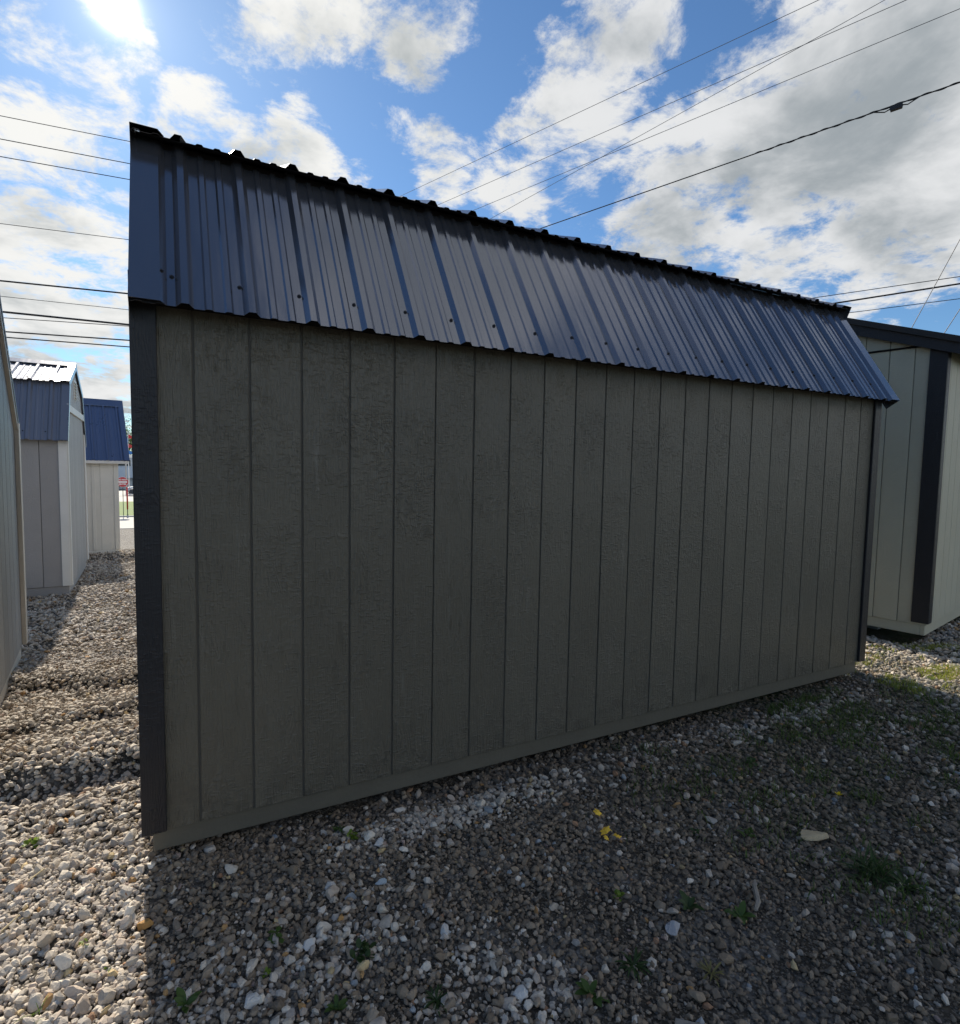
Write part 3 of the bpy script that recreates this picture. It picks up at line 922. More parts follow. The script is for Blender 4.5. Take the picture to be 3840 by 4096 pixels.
# ------------------------------------------------------------------ cream shed with navy roof at the end of the alley
def cream_shed():
    L, Wd, H = 3.0, 2.44, 1.80
    a = rad(7.5)
    zc = -0.11
    cx, cy = -0.775, 10.8
    ox, oy = hrot(-L, 0, a)
    root = empty('cottage_shed', (cx + ox, cy + oy, zc), a)
    tag(root, 'cream board-and-batten shed with navy metal roof at the far end of the left row', 'shed')
    zr = 2.98
    prof = [(0, H), (Wd / 2, zr - 0.04), (Wd, H)]
    t_ = 0.0065
    inner = [(t_, 0.001), (t_, H), (Wd / 2, zr - 0.05), (Wd - t_, H), (Wd - t_, 0.001)]
    wall = core(root, inner, t_, L - t_, M['cream_flat'])
    face_boards(wall, ((0, t_, 0), (1, 0, 0), (0, 0, 1), (0, -1, 0)), L, 0.0, lambda x: H, [], M['cream'], pitch=0.3, gap=0.004, name='siding_board')
    face_boards(wall, ((L - t_, 0, 0), (0, 1, 0), (0, 0, 1), (1, 0, 0)), Wd, 0.0, interp(prof), [Wd / 2], M['cream'], pitch=0.3, gap=0.004)
    for k in range(1, 10):
        x = L - 0.075 - k * 0.335 + 0.0
        if x > 0.05: MB().bbox((x - 0.027, -0.014, 0.012), (x + 0.027, 0.0, H), 0.002).build('batten', M['cream'], root)
    MB().bbox((L - 0.075, -0.018, 0.012), (L + 0.004, -0.0012, H), 0.002).build('corner_trim', M['cream'], root)
    MB().bbox((0.02, -0.006, -0.115), (L - 0.02, 0.03, -0.002), 0.004).build('skid', M['cream'], root)
    MB().bbox((L - 0.058, 0.031, -0.115), (L - 0.02, Wd - 0.02, -0.002), 0.004).build('skid', M['cream'], root)
    for x in (0.4, 1.5, 2.6):
        for y in (0.4, 1.3, 2.1):
            MB().bbox((x - 0.1, y - 0.1, -0.45), (x + 0.1, y + 0.1, -0.116), 0.006).build('support_block', M['block'], root)
    e, t = (-0.12, 1.80 - 0.06), (Wd / 2, zr)
    MB().bbox((-0.1, -0.118, 1.685), (L + 0.17, -0.098, 1.742), 0.002).build('fascia', M['white'], root)
    MB().box((-0.1, -0.098, 1.700), (L + 0.16, 0.0, 1.712)).build('soffit', M['white'], root)
    X0, X1 = -0.12, L + 0.19
    S0 = X1 - 0.13 - 13 * RIB
    roof_sheets(root, e, t, X0, X1, S0, M['roof_navy'])
    roof_sheets(root, (Wd + 0.12, e[1]), t, X0, X1, S0, M['roof_navy'])
    for x, s in ((X0, -1), (X1, 1)):
        rake_trim(root, e, t, x, s, M['roof_navy'], w=0.08, drop=0.06)
        rake_trim(root, (Wd + 0.12, e[1]), t, x, s, M['roof_navy'], w=0.08, drop=0.06)
    MB().prism([(-0.14, -0.11), (0, 0.03), (0.14, -0.11), (0.14, -0.118), (0, 0.022), (-0.14, -0.118)], ((0, Wd / 2, zr + 0.012), (0, 1, 0), (0, 0, 1), (1, 0, 0)), X0, X1).build('ridge_cap', M['roof_navy'], root)
    return root


cream_shed()


# ------------------------------------------------------------------ slate shed at the left edge, seen along its gable end
def slate_shed():
    L, Wd, H = 2.6, 2.44, 1.70
    a = rad(5.0)
    zc = 0.10
    # far right corner of the shed
    cx, cy = -0.968, 3.34
    ox, oy = hrot(-L, -Wd, a)
    root = empty('slate_shed', (cx + ox, cy + oy, zc), a)
    tag(root, 'slate blue shed with beige corner board, cut off by the left edge of the picture', 'shed')
    zr = H + 1.0 * Wd / 2
    prof = [(0, H), (Wd / 2, zr), (Wd, H)]
    t_ = 0.0065
    inner = [(t_, 0.001), (t_, H), (Wd / 2, zr - 0.01), (Wd - t_, H), (Wd - t_, 0.001)]
    wall = core(root, inner, t_, L - t_, M['slate_flat'])
    face_boards(wall, ((L - t_, 0, 0), (0, 1, 0), (0, 0, 1), (1, 0, 0)), Wd, 0.0, interp(prof), [Wd / 2], M['slate'])
    face_boards(wall, ((0, t_, 0), (1, 0, 0), (0, 0, 1), (0, -1, 0)), L, 0.0, lambda x: H, [], M['slate'])
    MB().bbox((L + 0.0012, Wd - 0.075, 0.0), (L + 0.032, Wd + 0.004, H + 0.08), 0.003).build('corner_trim', M['beige'], root)
    MB().bbox((L - 0.06, Wd + 0.0052, 0.0), (L + 0.032, Wd + 0.024, H), 0.003).build('corner_trim', M['beige'], root)
    MB().bbox((L + 0.0012, 0.0, 0.0), (L + 0.020, 0.09, H), 0.003).build('corner_trim', M['beige'], root)
    MB().bbox((L - 0.055, 0.02, -0.11), (L - 0.012, Wd - 0.02, -0.001), 0.004).build('skid', M['beige'], root)
    MB().bbox((0.02, 0.012, -0.11), (L - 0.056, 0.05, -0.001), 0.004).build('skid', M['beige'], root)
    for x in (0.4, 1.4, 2.3):
        for y in (0.4, 1.3, 2.1):
            MB().bbox((x - 0.1, y - 0.1, -0.3), (x + 0.1, y + 0.1, -0.112), 0.006).build('support_block', M['block'], root)
    sl = (zr - H) / (Wd / 2)
    for sgn in (0, 1):
        ye = -0.03 if sgn == 0 else Wd + 0.03
        e, t = (ye, H - 0.03 * sl + 0.05), (Wd / 2, zr + 0.05)
        roof_sheets(root, e, t, -0.03, L + 0.03, 0.1, M['charcoal'])
        for x, s in ((-0.03, -1), (L + 0.03, 1)):
            rake_trim(root, e, t, x, s, M['black_trim'], w=0.08, drop=0.02)
        pts = [(ye, H - 0.03 * sl - 0.05), (Wd / 2, zr - 0.05), (Wd / 2, zr + 0.035), (ye, H - 0.03 * sl + 0.035)]
        MB().prism(pts if sgn == 0 else pts[::-1], ((0, 0, 0), (0, 1, 0), (0, 0, 1), (1, 0, 0)), L + 0.0015, L + 0.0265).build('rake_board', M['beige'], root)
    return root


slate_shed()

# ------------------------------------------------------------------ overhead wires
def wire(name, label, p, q, r, mat, sag=0.0, ext=(0.0, 0.0), cat='wire', group=None):
    p, q = Vector(p), Vector(q)
    d = q - p
    p, q = p - d * ext[0], q + d * ext[1]
    mid = (p + q) / 2
    pts = []
    for i in range(25):
        f = i / 24
        pts.append(p.lerp(q, f) - Vector((0, 0, sag * (1 - (2 * f - 1) ** 2))))
    off = pts[0].copy()
    o = MB().tube([x - off for x in pts], r, 5).build(name, mat, None, True)
    o.location = off
    return tag(o, label, cat, group)


YW = 20.0
left = [  # z at X=-4.2, z at X=-0.95, radius, label
    (11.744, 11.905, 0.011, 'topmost thin power line left of the taupe shed', 0),
    (11.083, 11.218, 0.013, 'second power line from the top, left of the taupe shed', 0),
    (10.581, 10.721, 0.013, 'third power line from the top, left of the taupe shed', 0),
    (8.65, 8.83, 0.010, 'lone thin wire midway up the sky left of the taupe shed', 0),
    (6.981, 7.114, 0.026, 'thick black cable under the lone wire, left of the taupe shed', 1),
    (6.527, 6.60, 0.009, 'thinnest wavy wire between the thick cables, left of the taupe shed', 0),
    (6.071, 6.12, 0.032, 'thickest black cable left of the taupe shed, touched by a thinner wire', 1),
    (5.90, 6.075, 0.012, 'thin wire meeting the thickest cable left of the taupe shed', 0),
    (5.49, 5.62, 0.022, 'upper of the two lowest black cables above the grey shed roof', 1),
    (5.325, 5.407, 0.019, 'lowest black cable just above the grey shed roof', 1),
]
for za, zb_, r, lab, k in left:
    wire('power_cable' if k else 'power_line', lab, (-4.2, YW, za), (-0.95, YW, zb_), r, M['wire'], sag=0.0, ext=(2.0, 1.2), cat='cable' if k else 'wire', group='lines along the road behind the left row')
s = 10 / 8.0
def at8(p): return Vector((CAM.x + (p[0] - CAM.x) * s, CAM.y + (p[1] - CAM.y) * s, CAM.z + (p[2] - CAM.z) * s))
right = [
    ((4.137, 8.127, 6.745), (6.874, 1.978, 7.104), 0.0046, 'highest power line crossing the sky from the shed ridge to the top edge'),
    ((4.606, 7.074, 6.348), (7.218, 1.207, 6.720), 0.0046, 'second highest power line rising towards the top right corner'),
    ((4.888, 6.441, 6.039), (7.406, 0.784, 6.424), 0.0046, 'flatter of the two crossing lines below the second highest line'),
    ((5.021, 6.141, 5.831), (7.104, 1.464, 6.794), 0.0042, 'steeper of the two crossing lines below the second highest line'),
]
for p, q_, r, lab in right:
    wire('power_line', lab, at8(p), at8(q_), r, M['wire_grey'], ext=(1.5, 0.9), cat='wire', group='lines crossing the sky over the shed')
# insulated service cable with a splice box
p, q_ = at8((5.391, 5.31, 5.409)), at8((7.424, 0.743, 5.682))
d = q_ - p
root = empty('service_cable', p)
tag(root, 'black twisted service cable with a small splice box in the upper right sky', 'cable')
p0, p1 = p - d * 1.5, q_ + d * 0.9
bx = p + d * 0.893
MB().tube([p0 - p, p1 - p], 0.0085, 6).build('messenger', M['wire'], root, True)
hel = []
for i in range(220):
    f = i / 219
    c = (p + d * (0.60 + 0.9 * f)) - p
    hel.append(c + Vector((math.cos(f * 120), math.sin(f * 120) * 0.5, math.sin(f * 120))) * 0.012)
MB().tube(hel, 0.007, 4).build('twisted_conductor', M['wire'], root, True)
u = d.normalized()
w_ = u.cross(Vector((0, 0, 1))).normalized()
v_ = w_.cross(u)
sb = MB().prism([(-0.065, -0.032), (0.065, -0.032), (0.075, 0), (0.065, 0.032), (-0.065, 0.032), (-0.075, 0)], (bx - p - Vector((0, 0, 0.035)), u, v_, w_), -0.028, 0.028).build('splice_box', M['wire'], root)
for s_ in (-1, 1):
    lp = [bx - p - Vector((0, 0, 0.03)) + u * s_ * 0.06, bx - p - Vector((0, 0, 0.05)) + u * s_ * 0.13, bx - p + u * s_ * 0.26]
    MB().tube(lp, 0.008, 5).build('jumper_lead', M['wire'], root, True)
for p, q_, r, lab in [((17.191, 8.31, 6.882), (18.505, 5.358, 6.878), 0.011, 'thin line just above the thick cable over the sage shed roof'),
                      ((17.461, 7.704, 6.642), (18.51, 5.348, 6.692), 0.024, 'thick black cable passing over the sage shed roof'),
                      ((17.571, 7.457, 6.309), (18.519, 5.327, 6.305), 0.010, 'lowest thin line over the sage shed roof')]:
    wire('power_cable' if r > 0.02 else 'power_line', lab, p, q_, r, M['wire'], ext=(3.0, 2.0), cat='cable' if r > .02 else 'wire', group='lines beyond the sage shed')
wire('guy_wire', 'diagonal guy wire crossing the lines above the sage shed roof', (14, 4.186, 4.827), (14, 3.477, 6.307), 0.008, M['wire_grey'], ext=(2.0, 1.5), cat='wire')
wire('guy_wire', 'short diagonal guy wire in the corner right of the crossing one', (14, 3.59, 4.58), (14, 3.388, 4.94), 0.008, M['wire_grey'], ext=(6.0, 5.0), cat='wire')

# ------------------------------------------------------------------ street beyond the alley
ZF = -2.345
def sheet(name, x0, x1, y0, y1, z, mat, label, th=0.0):
    o = MB().box((x0, y0, z - 0.3), (x1, y1, z)).build(name, mat)
    return tag(o, label, None, None, 'structure')


M['concrete'] = plain('pale_concrete', (0.46, 0.45, 0.42), 0.85, 0.25, 1.5, 0.2, 20)
M['kerb'] = plain('kerb_concrete', (0.55, 0.54, 0.50), 0.85, 0.2, 3)
M['grass_far'] = plain('mown_grass', (0.12, 0.20, 0.03), 0.9, 0.7, 3.0, 0.6, 40)
M['sign_red'] = plain('sign_red', (0.52, 0.02, 0.03), 0.4, 0.08)
M['sign_white'] = plain('sign_white', (0.82, 0.82, 0.82), 0.4, 0.05)
M['post'] = plain('steel_post', (0.07, 0.08, 0.07), 0.6)
M['bldg'] = plain('building_panel', (0.62, 0.65, 0.68), 0.6, 0.1)
M['glass'] = plain('dark_glass', (0.03, 0.035, 0.04), 0.12, 0.1)
M['car_dark'] = plain('car_navy', (0.02, 0.026, 0.045), 0.22, 0.05)
M['car_silver'] = plain('car_silver', (0.45, 0.50, 0.56), 0.25, 0.05, metal=0.3)
M['tyre'] = plain('tyre', (0.02, 0.02, 0.02), 0.85)
M['rim'] = plain('rim', (0.5, 0.5, 0.52), 0.3, metal=0.8)
M['lamp'] = plain('lamp_lens', (0.75, 0.78, 0.8), 0.1)
M['flag_blue'] = plain('flag_blue', (0.05, 0.20, 0.55), 0.7)
M['flag_red'] = plain('flag_red', (0.60, 0.06, 0.06), 0.7)
M['pole'] = plain('pole_grey', (0.42, 0.43, 0.44), 0.5)
M['bark'] = plain('bark', (0.10, 0.075, 0.055), 0.9, 0.4, 12, 0.5)
sheet('pavement', -45, 60, 38.2, 46.9, ZF + 0.045, M['concrete'], 'pale concrete drive beyond the yard')
sheet('kerb', -45, 60, 46.9, 47.15, ZF + 0.14, M['kerb'], 'kerb in front of the grass verge')
sheet('grass_verge', -45, 60, 47.15, 66.5, ZF + 0.10, M['grass_far'], 'mown grass verge beside the road')
sheet('road', -45, 60, 66.5, 97.0, ZF + 0.05, M['concrete'], 'pale sunlit road and car lot beyond the verge')

# DO NOT ENTER sign
sx, sy = -3.02, 48.4
root = empty('do_not_enter_sign', (sx, sy, ZF + 0.10))
tag(root, 'round red DO NOT ENTER sign on a dark post in the verge', 'sign')
MB().box((-0.022, -0.012, 0), (0.022, 0.028, 2.85)).build('post', M['post'], root)
pn = MB().disc((0, -0.016, 2.47), (0, -1, 0), 0.385, 0.004, 40).build('sign_plate', M['sign_white'], root)
MB().disc((0, -0.0205, 2.47), (0, -1, 0), 0.365, 0.003, 40).build('red_disc', M['sign_red'], pn)
MB().box((-0.29, -0.0265, 2.415), (0.29, -0.0240, 2.525)).build('white_bar', M['sign_white'], pn)
def text(body, loc, size, mat, parent, rot=(math.pi / 2, 0, 0)):
    cu = bpy.data.curves.new('lettering', 'FONT')
    cu.body = body; cu.size = size; cu.align_x = 'CENTER'; cu.align_y = 'CENTER'; cu.extrude = 0.001; cu.offset = 0.006
    o = bpy.data.objects.new('lettering', cu)
    C.objects.link(o)
    dg = bpy.context.evaluated_depsgraph_get()
    me = bpy.data.meshes.new_from_object(o.evaluated_get(dg))
    bpy.data.objects.remove(o)
    me.materials.append(mat)
    o = bpy.data.objects.new('lettering', me)
    C.objects.link(o)
    o.parent = parent; o.location = loc; o.rotation_euler = rot
    return o
text('DO NOT', (0, -0.0255, 2.635), 0.155, M['sign_white'], pn)
text('ENTER', (0, -0.0255, 2.300), 0.155, M['sign_white'], pn)
# red marker post
root = empty('marker_post', (-2.80, 49.2, ZF + 0.10))
tag(root, 'slim red marker post right of the round sign', 'post')
MB().tube([(0, 0, 0), (0, 0, 0.35)], 0.03, 8).build('base', M['post'], root)
MB().tube([(0, 0, 0.35), (0, 0, 2.05), (0, 0, 2.08)], [0.055, 0.055, 0.03], 10).build('red_sleeve', M['sign_red'], root, True)


def car(name, label, loc, rotz, paint):
    root = empty(name, loc, rotz)
    tag(root, label, 'car', 'cars parked across the road')
    Lc, Wc = 4.6, 1.8
    body = [(0.0, 0.35), (0.02, 0.62), (0.15, 0.80), (0.95, 0.92), (1.20, 1.00), (3.9, 1.02), (4.5, 0.95), (4.6, 0.70), (4.6, 0.35), (4.25, 0.26), (0.3, 0.26)]
    cab = [(1.05, 0.97), (1.75, 1.46), (2.1, 1.53), (3.5, 1.52), (3.95, 1.40), (4.35, 1.0)]
    def loft(poly, w0, w1, zlo, zhi, nm, mat, par):
        vs, fs = [], []
        k = len(poly)
        for sgn in (-1, 1):
            for x, z in poly:
                f = min(max((z - zlo) / (zhi - zlo), 0), 1)
                vs.append((x, sgn * (w0 + (w1 - w0) * f) / 2, z))
        fs = [tuple(range(k)), tuple(range(2 * k - 1, k - 1, -1))] + [((i + 1) % k, i, i + k, (i + 1) % k + k) for i in range(k)]
        return mesh(nm, vs, fs, mat, par)
    bd = loft(body, Wc, Wc * 0.93, 0.6, 1.02, 'body', paint, root)
    cb = loft(cab, Wc * 0.92, Wc * 0.72, 0.97, 1.53, 'cabin', paint, root)
    for sgn in (-1, 1):
        for xa, xb in ((1.42, 2.45), (2.55, 3.45), (3.52, 3.98)):
            poly = [(xa, 1.04), (xb, 1.04), (xb - (0.05 if xb < 3.9 else 0.25), 1.42), (xa + (0.42 if xa < 2 else 0.03), 1.42)]
            y0 = lambda z: sgn * ((Wc * 0.92 + (Wc * 0.72 - Wc * 0.92) * (z - 0.97) / 0.56) / 2 + 0.006)
            vs = [(x, y0(z), z) for x, z in poly] + [(x, y0(z) - sgn * 0.01, z) for x, z in poly]
            fs = [(0, 1, 2, 3), (7, 6, 5, 4), (0, 4, 5, 1), (1, 5, 6, 2), (2, 6, 7, 3), (3, 7, 4, 0)]
            mesh('side_window', vs, fs, M['glass'], cb)
    vs = [(1.10, -0.70, 1.02), (1.10, 0.70, 1.02), (1.71, 0.60, 1.44), (1.71, -0.60, 1.44)]
    vs = [Vector(v) + Vector((-0.012, 0, 0.012)) for v in vs]
    mesh('windscreen', vs + [v + Vector((0.02, 0, -0.012)) for v in vs], [(3, 2, 1, 0), (4, 5, 6, 7), (0, 1, 5, 4), (1, 2, 6, 5), (2, 3, 7, 6), (3, 0, 4, 7)], M['glass'], cb)
    for x in (0.85, 3.72):
        for sgn in (-1, 1):
            w = MB().tube([(x, sgn * 0.70, 0.32), (x, sgn * 0.73, 0.32), (x, sgn * 0.88, 0.32), (x, sgn * 0.91, 0.32)], [0.28, 0.32, 0.32, 0.28], 20).build('wheel', M['tyre'], root)
            MB().disc((x, sgn * 0.90, 0.32), (0, sgn, 0), 0.19, 0.02, 16, 0.15).build('rim', M['rim'], w)
    for sgn in (-1, 1):
        MB().bbox((-0.015, sgn * 0.62 - 0.17, 0.62), (0.16, sgn * 0.62 + 0.17, 0.76), 0.02).build('headlight', M['lamp'], bd)
        MB().bbox((4.53, sgn * 0.66 - 0.12, 0.74), (4.61, sgn * 0.66 + 0.12, 0.90), 0.02).build('tail_light', M['sign_red'], bd)
    MB().bbox((-0.03, -0.78, 0.36), (0.06, 0.78, 0.50), 0.02).build('bumper', paint, bd)
    return root


car('parked_car', 'dark navy car across the road, nearer of the two', (-4.45, 80.5, ZF + 0.05), rad(8), M['car_dark'])
car('parked_car', 'silver-blue car parked behind the dark navy one', (-5.0, 87.0, ZF + 0.05), rad(4), M['car_silver'])

# low commercial building
root = empty('commercial_building', (-30, 104, ZF))
tag(root, 'low pale commercial building with dark windows across the road', 'building')
wl = MB().box((0, 0, 0), (40, 18, 4.9)).build('wall', M['bldg'], root)
MB().box((-0.3, -1.2, 1.75), (40.3, 0.0 - 0.002, 3.4)).build('canopy_band', plain('canopy_panel', (0.50, 0.58, 0.68), 0.5, 0.06), root)
MB().box((-0.2, -0.25, 4.9), (40.2, 18.2, 5.15)).build('roof', M['bldg'], root)
for i in range(16):
    w0 = 0.6 + i * 2.45
    wn = MB().box((w0, -0.06, 3.55), (w0 + 2.1, -0.003, 4.65)).build('window', M['bldg'], root)
    MB().box((w0 + 0.08, -0.075, 3.63), (w0 + 2.02, -0.061, 4.57)).build('pane', M['glass'], wn)
for i in range(13):
    w0 = 0.8 + i * 3.0
    wn = MB().box((w0, -0.06, 0.2), (w0 + 2.5, -0.003, 1.70)).build('shop_window', M['bldg'], root)
    MB().box((w0 + 0.08, -0.075, 0.28), (w0 + 2.42, -0.061, 1.64)).build('pane', M['glass'], wn)

# lot lamp and pennant pole
root = empty('lot_lamp', (-5.45, 95, ZF + 0.05))
tag(root, 'tall grey lot lamp with flat head beyond the navy roof', 'lamp post')
MB().tube([(0, 0, 0), (0, 0, 9.9)], [0.12, 0.07], 10).build('pole', M['pole'], root, True)
MB().bbox((-0.75, -0.2, 9.9), (0.55, 0.2, 10.06), 0.03).build('lamp_head', M['sign_white'], root)
root = empty('pennant_pole', (-4.95, 92, ZF + 0.05))
tag(root, 'thin white pole hung with blue and red pennants above the cars', 'flag pole')
MB().tube([(0, 0, 0), (0, 0, 8.4)], [0.06, 0.04], 8).build('pole', M['sign_white'], root, True)
for i, (z, sd_, mt) in enumerate([(7.7, 1, 'flag_red'), (7.1, -1, 'flag_blue'), (6.4, 1, 'flag_red'), (5.9, -1, 'flag_blue'), (5.5, 1, 'flag_blue'), (5.0, 1, 'sign_white')]):
    vs, fs = [], []
    for j in range(7):
        f = j / 6
        yy = 0.08 * math.sin(f * 7 + i)
        hgt = 0.26 * (1 - f * 0.55)
        for th in (-0.004, 0.004):
            vs += [(sd_ * (0.05 + f * 0.75), yy + th, z + hgt - 0.18 * f), (sd_ * (0.05 + f * 0.75), yy + th, z - hgt - 0.18 * f)]
    for j in range(6):
        k = 4 * j
        fs += [(k, k + 1, k + 5, k + 4), (k + 2, k + 6, k + 7, k + 3), (k, k + 4, k + 6, k + 2), (k + 1, k + 3, k + 7, k + 5)]
    mesh('pennant', vs, fs, M[mt], root)


def leaf_mat(name, col, trans=0.35):
    m, t, b = new_mat(name)
    oc = t.n('ShaderNodeTexCoord').outputs['Object']
    n = t.noise(oc, 18, 3)
    c = t.v('SCALE', tuple(col), scale=t.m('ADD', 0.6, t.m('MULTIPLY', n, 0.8)))
    t.put(b, 'Base Color', c); t.put(b, 'Roughness', 0.5); t.put(b, 'Specular IOR Level', 0.35)
    tr = t.n('ShaderNodeBsdfTranslucent'); t.put(tr, 'Color', t.v('SCALE', c, scale=1.3))
    mx = t.n('ShaderNodeMixShader'); t.put(mx, 0, trans)
    out = m.node_tree.nodes['Material Output']
    m.node_tree.links.new(b.outputs[0], mx.inputs[1]); m.node_tree.links.new(tr.outputs[0], mx.inputs[2]); m.node_tree.links.new(mx.outputs[0], out.inputs[0])
    return m


M['leaf_far'] = leaf_mat('tree_leaf', (0.075, 0.12, 0.030))
M['weed'] = leaf_mat('weed_leaf', (0.080, 0.135, 0.032))
M['weed_bright'] = leaf_mat('weed_leaf_bright', (0.17, 0.25, 0.035))
M['weed_dark'] = leaf_mat('weed_leaf_dark', (0.048, 0.085, 0.026))
M['weed_dry'] = leaf_mat('weed_leaf_dry', (0.21, 0.19, 0.07))
M['moss'] = leaf_mat('short_grass', (0.085, 0.135, 0.028))
M['gap_grass'] = leaf_mat('short_grass_sunlit_tint', (0.26, 0.29, 0.045))  # brighter, yellower copy of the short grass: sunlight painted into its colour
M['leaf_yellow'] = leaf_mat('yellow_leaf', (0.98, 0.66, 0.08), 0.25)
M['petal'] = leaf_mat('yellow_petal', (0.78, 0.60, 0.02), 0.3)
M['straw'] = plain('straw', (0.55, 0.45, 0.26), 0.8, 0.3, 40)
M['grey_wood'] = plain('weathered_wood', (0.28, 0.25, 0.21), 0.9, 0.5, 30, 0.5, 120)


def tree(loc, h, spread, seed, label):
    r = np.random.default_rng(seed)
    root = empty('deciduous_tree', loc)
    tag(root, label, 'tree', 'trees far beyond the road')
    mb = MB()
    mb.tube([(0, 0, 0), (0.1, 0, h * 0.3), (0.0, 0.1, h * 0.75)], [0.22, 0.16, 0.05], 8)
    tips = []
    for i in range(14):
        a = r.uniform(0, 6.28); z0 = h * r.uniform(0.28, 0.7); ln = spread * r.uniform(0.5, 1.0)
        p1 = (math.cos(a) * ln, math.sin(a) * ln, z0 + h * r.uniform(0.08, 0.28))
        mb.tube([(0.03, 0.03, z0), tuple(0.5 * q for q in p1[:2]) + ((z0 + p1[2]) / 2 + 0.2,), p1], [0.07, 0.045, 0.015], 5)
        tips += [p1, (0.6 * p1[0], 0.6 * p1[1], 0.6 * p1[2] + 0.4 * z0)]
    tips += [(0, 0.1, h * 0.8), (0.2, 0, h * 0.9)]
    mb.build('trunk', M['bark'], root, True)
    vs, fs = [], []
    for p in tips:
        c0 = np.array(p)
        for _ in range(80):
            c = c0 + r.normal(0, spread * 0.19, 3)
            n = r.normal(size=3); n /= np.linalg.norm(n)
            a = np.cross(n, r.normal(size=3)); a /= np.linalg.norm(a); b_ = np.cross(n, a)
            sz = r.uniform(0.10, 0.20)
            k = len(vs)
            vs += [tuple(c - a * sz), tuple(c + b_ * sz * 0.5), tuple(c + a * sz), tuple(c - b_ * sz * 0.5)]
            fs.append((k, k + 1, k + 2, k + 3))
    mesh('crown', vs, fs, M['leaf_far'], root)


tree((-6.2, 112, ZF), 10.5, 2.6, 1, 'leafy tree rising just right of the navy roof')
tree((-8.6, 126, ZF), 13.0, 3.2, 2, 'taller tree behind the leafy tree near the lot lamp')

# ------------------------------------------------------------------ plants and small things on the gravel
def leaf_mesh(name, ln, wd, mat, bend=0.5, fold=0.25, tip=0.15, n=6):
    """one leaf blade growing along +X from the origin, arching over"""
    vs, fs = [], []
    for i in range(n + 1):
        f = i / n
        w = wd * (math.sin(math.pi * min(f * 0.9 + 0.08, 1)) ** 0.8) * (1 - tip * f)
        if i == n: w = wd * 0.05
        x = ln * f * math.cos(bend * f * 0.7)
        z = ln * (0.55 * f - bend * f * f * 0.6)
        vs += [(x, -w, z + w * fold), (x, 0, z), (x, w, z + w * fold)]
    for i in range(n):
        k = 3 * i
        fs += [(k, k + 3, k + 4, k + 1), (k + 1, k + 4, k + 5, k + 2)]
    me = bpy.data.meshes.new(name)
    me.from_pydata(vs, [], fs); me.update()
    me.polygons.foreach_set('use_smooth', [True] * len(me.polygons))
    me.materials.append(mat)
    return me


def weed(name, label, x, y, kind, size, count, mat, group='weeds growing in the gravel'):
    z = float(gz(x, y)) + 0.008
    size *= 0.85
    root = empty(name, (x, y, z), random.uniform(0, 6.28))
    tag(root, label, 'weed', group)
    if kind == 'rosette': var = [leaf_mesh('leaf', size, size * 0.050, mat, 0.85, 0.4), leaf_mesh('leaf', size * 0.72, size * 0.052, mat, 0.5, 0.4)]
    elif kind == 'broad': var = [leaf_mesh('leaf', size, size * 0.22, mat, 0.55, 0.25), leaf_mesh('leaf', size * 0.7, size * 0.18, mat, 0.3, 0.25)]
    elif kind == 'clover': var = [leaf_mesh('leaf', size * 0.5, size * 0.20, mat, 0.4, 0.2), leaf_mesh('leaf', size * 0.4, size * 0.16, mat, 0.2, 0.2)]
    else: var = [leaf_mesh('blade', size, size * 0.022, mat, 0.8, 0.5), leaf_mesh('blade', size * 0.7, size * 0.022, mat, 0.4, 0.5)]
    for i in range(count):
        o = bpy.data.objects.new('blade' if kind == 'grass' else 'leaf', var[i % 2])
        C.objects.link(o)
        o.parent = root
        a = i * 2.39996 + random.uniform(-0.3, 0.3)
        sp_ = {'rosette': 0.006, 'broad': 0.006, 'clover': size * 0.5, 'grass': size * 0.35}[kind]
        rr = sp_ * math.sqrt(random.random())
        o.location = (rr * math.cos(a * 1.7), rr * math.sin(a * 1.7), random.uniform(0, size * (0.35 if kind == 'clover' else 0.03)))
        tilt = {'rosette': random.uniform(-0.25, 0.35), 'broad': random.uniform(-0.5, 0.3), 'clover': random.uniform(-0.7, 0.5), 'grass': random.uniform(-0.9, 0.25)}[kind]
        o.rotation_euler = (random.uniform(-0.3, 0.3), tilt, a)
        k = random.uniform(0.7, 1.15)
        o.scale = (k, k, k)
    return root


weed('rosette_weed', 'dark green rosette weed with narrow leaves at the bottom, left of the yellowing rosette', 1.40, -1.22, 'rosette', 0.085, 34, M['weed_dark'])
weed('rosette_weed', 'yellowing rosette weed near the bottom edge of the gravel', 1.60, -1.35, 'rosette', 0.075, 16, M['weed_dry'])
weed('broadleaf_weed', 'small plantain with long dark leaves at the bottom, left of the dark rosette', 1.21, -1.24, 'broad', 0.075, 7, M['weed'])
weed('grass_clump', 'largest grass clump, low and spreading on the right side of the gravel', 2.54, -1.33, 'grass', 0.165, 90, M['weed_dark'])
weed('grass_clump', 'paler rosette-like grass clump touching the largest one', 2.60, -1.42, 'rosette', 0.12, 34, M['weed_dark'])
weed('clover_weed', 'small bright green weed in mid-gravel below the fallen yellow leaves', 1.56, -0.97, 'clover', 0.045, 16, M['weed_bright'])
weed('clover_weed', 'green weed left of the tan rock', 2.33, -0.93, 'clover', 0.060, 18, M['weed'])
weed('clover_weed', 'smaller weed left of the one beside the tan rock', 2.14, -0.82, 'clover', 0.040, 10, M['weed_dark'])
weed('broadleaf_weed', 'dark broadleaf weed right of the bright green weed', 1.76, -1.12, 'broad', 0.065, 8, M['weed_dark'])
weed('broadleaf_weed', 'broadleaf weed beside the grey stick', 1.90, -1.23, 'broad', 0.070, 8, M['weed'])
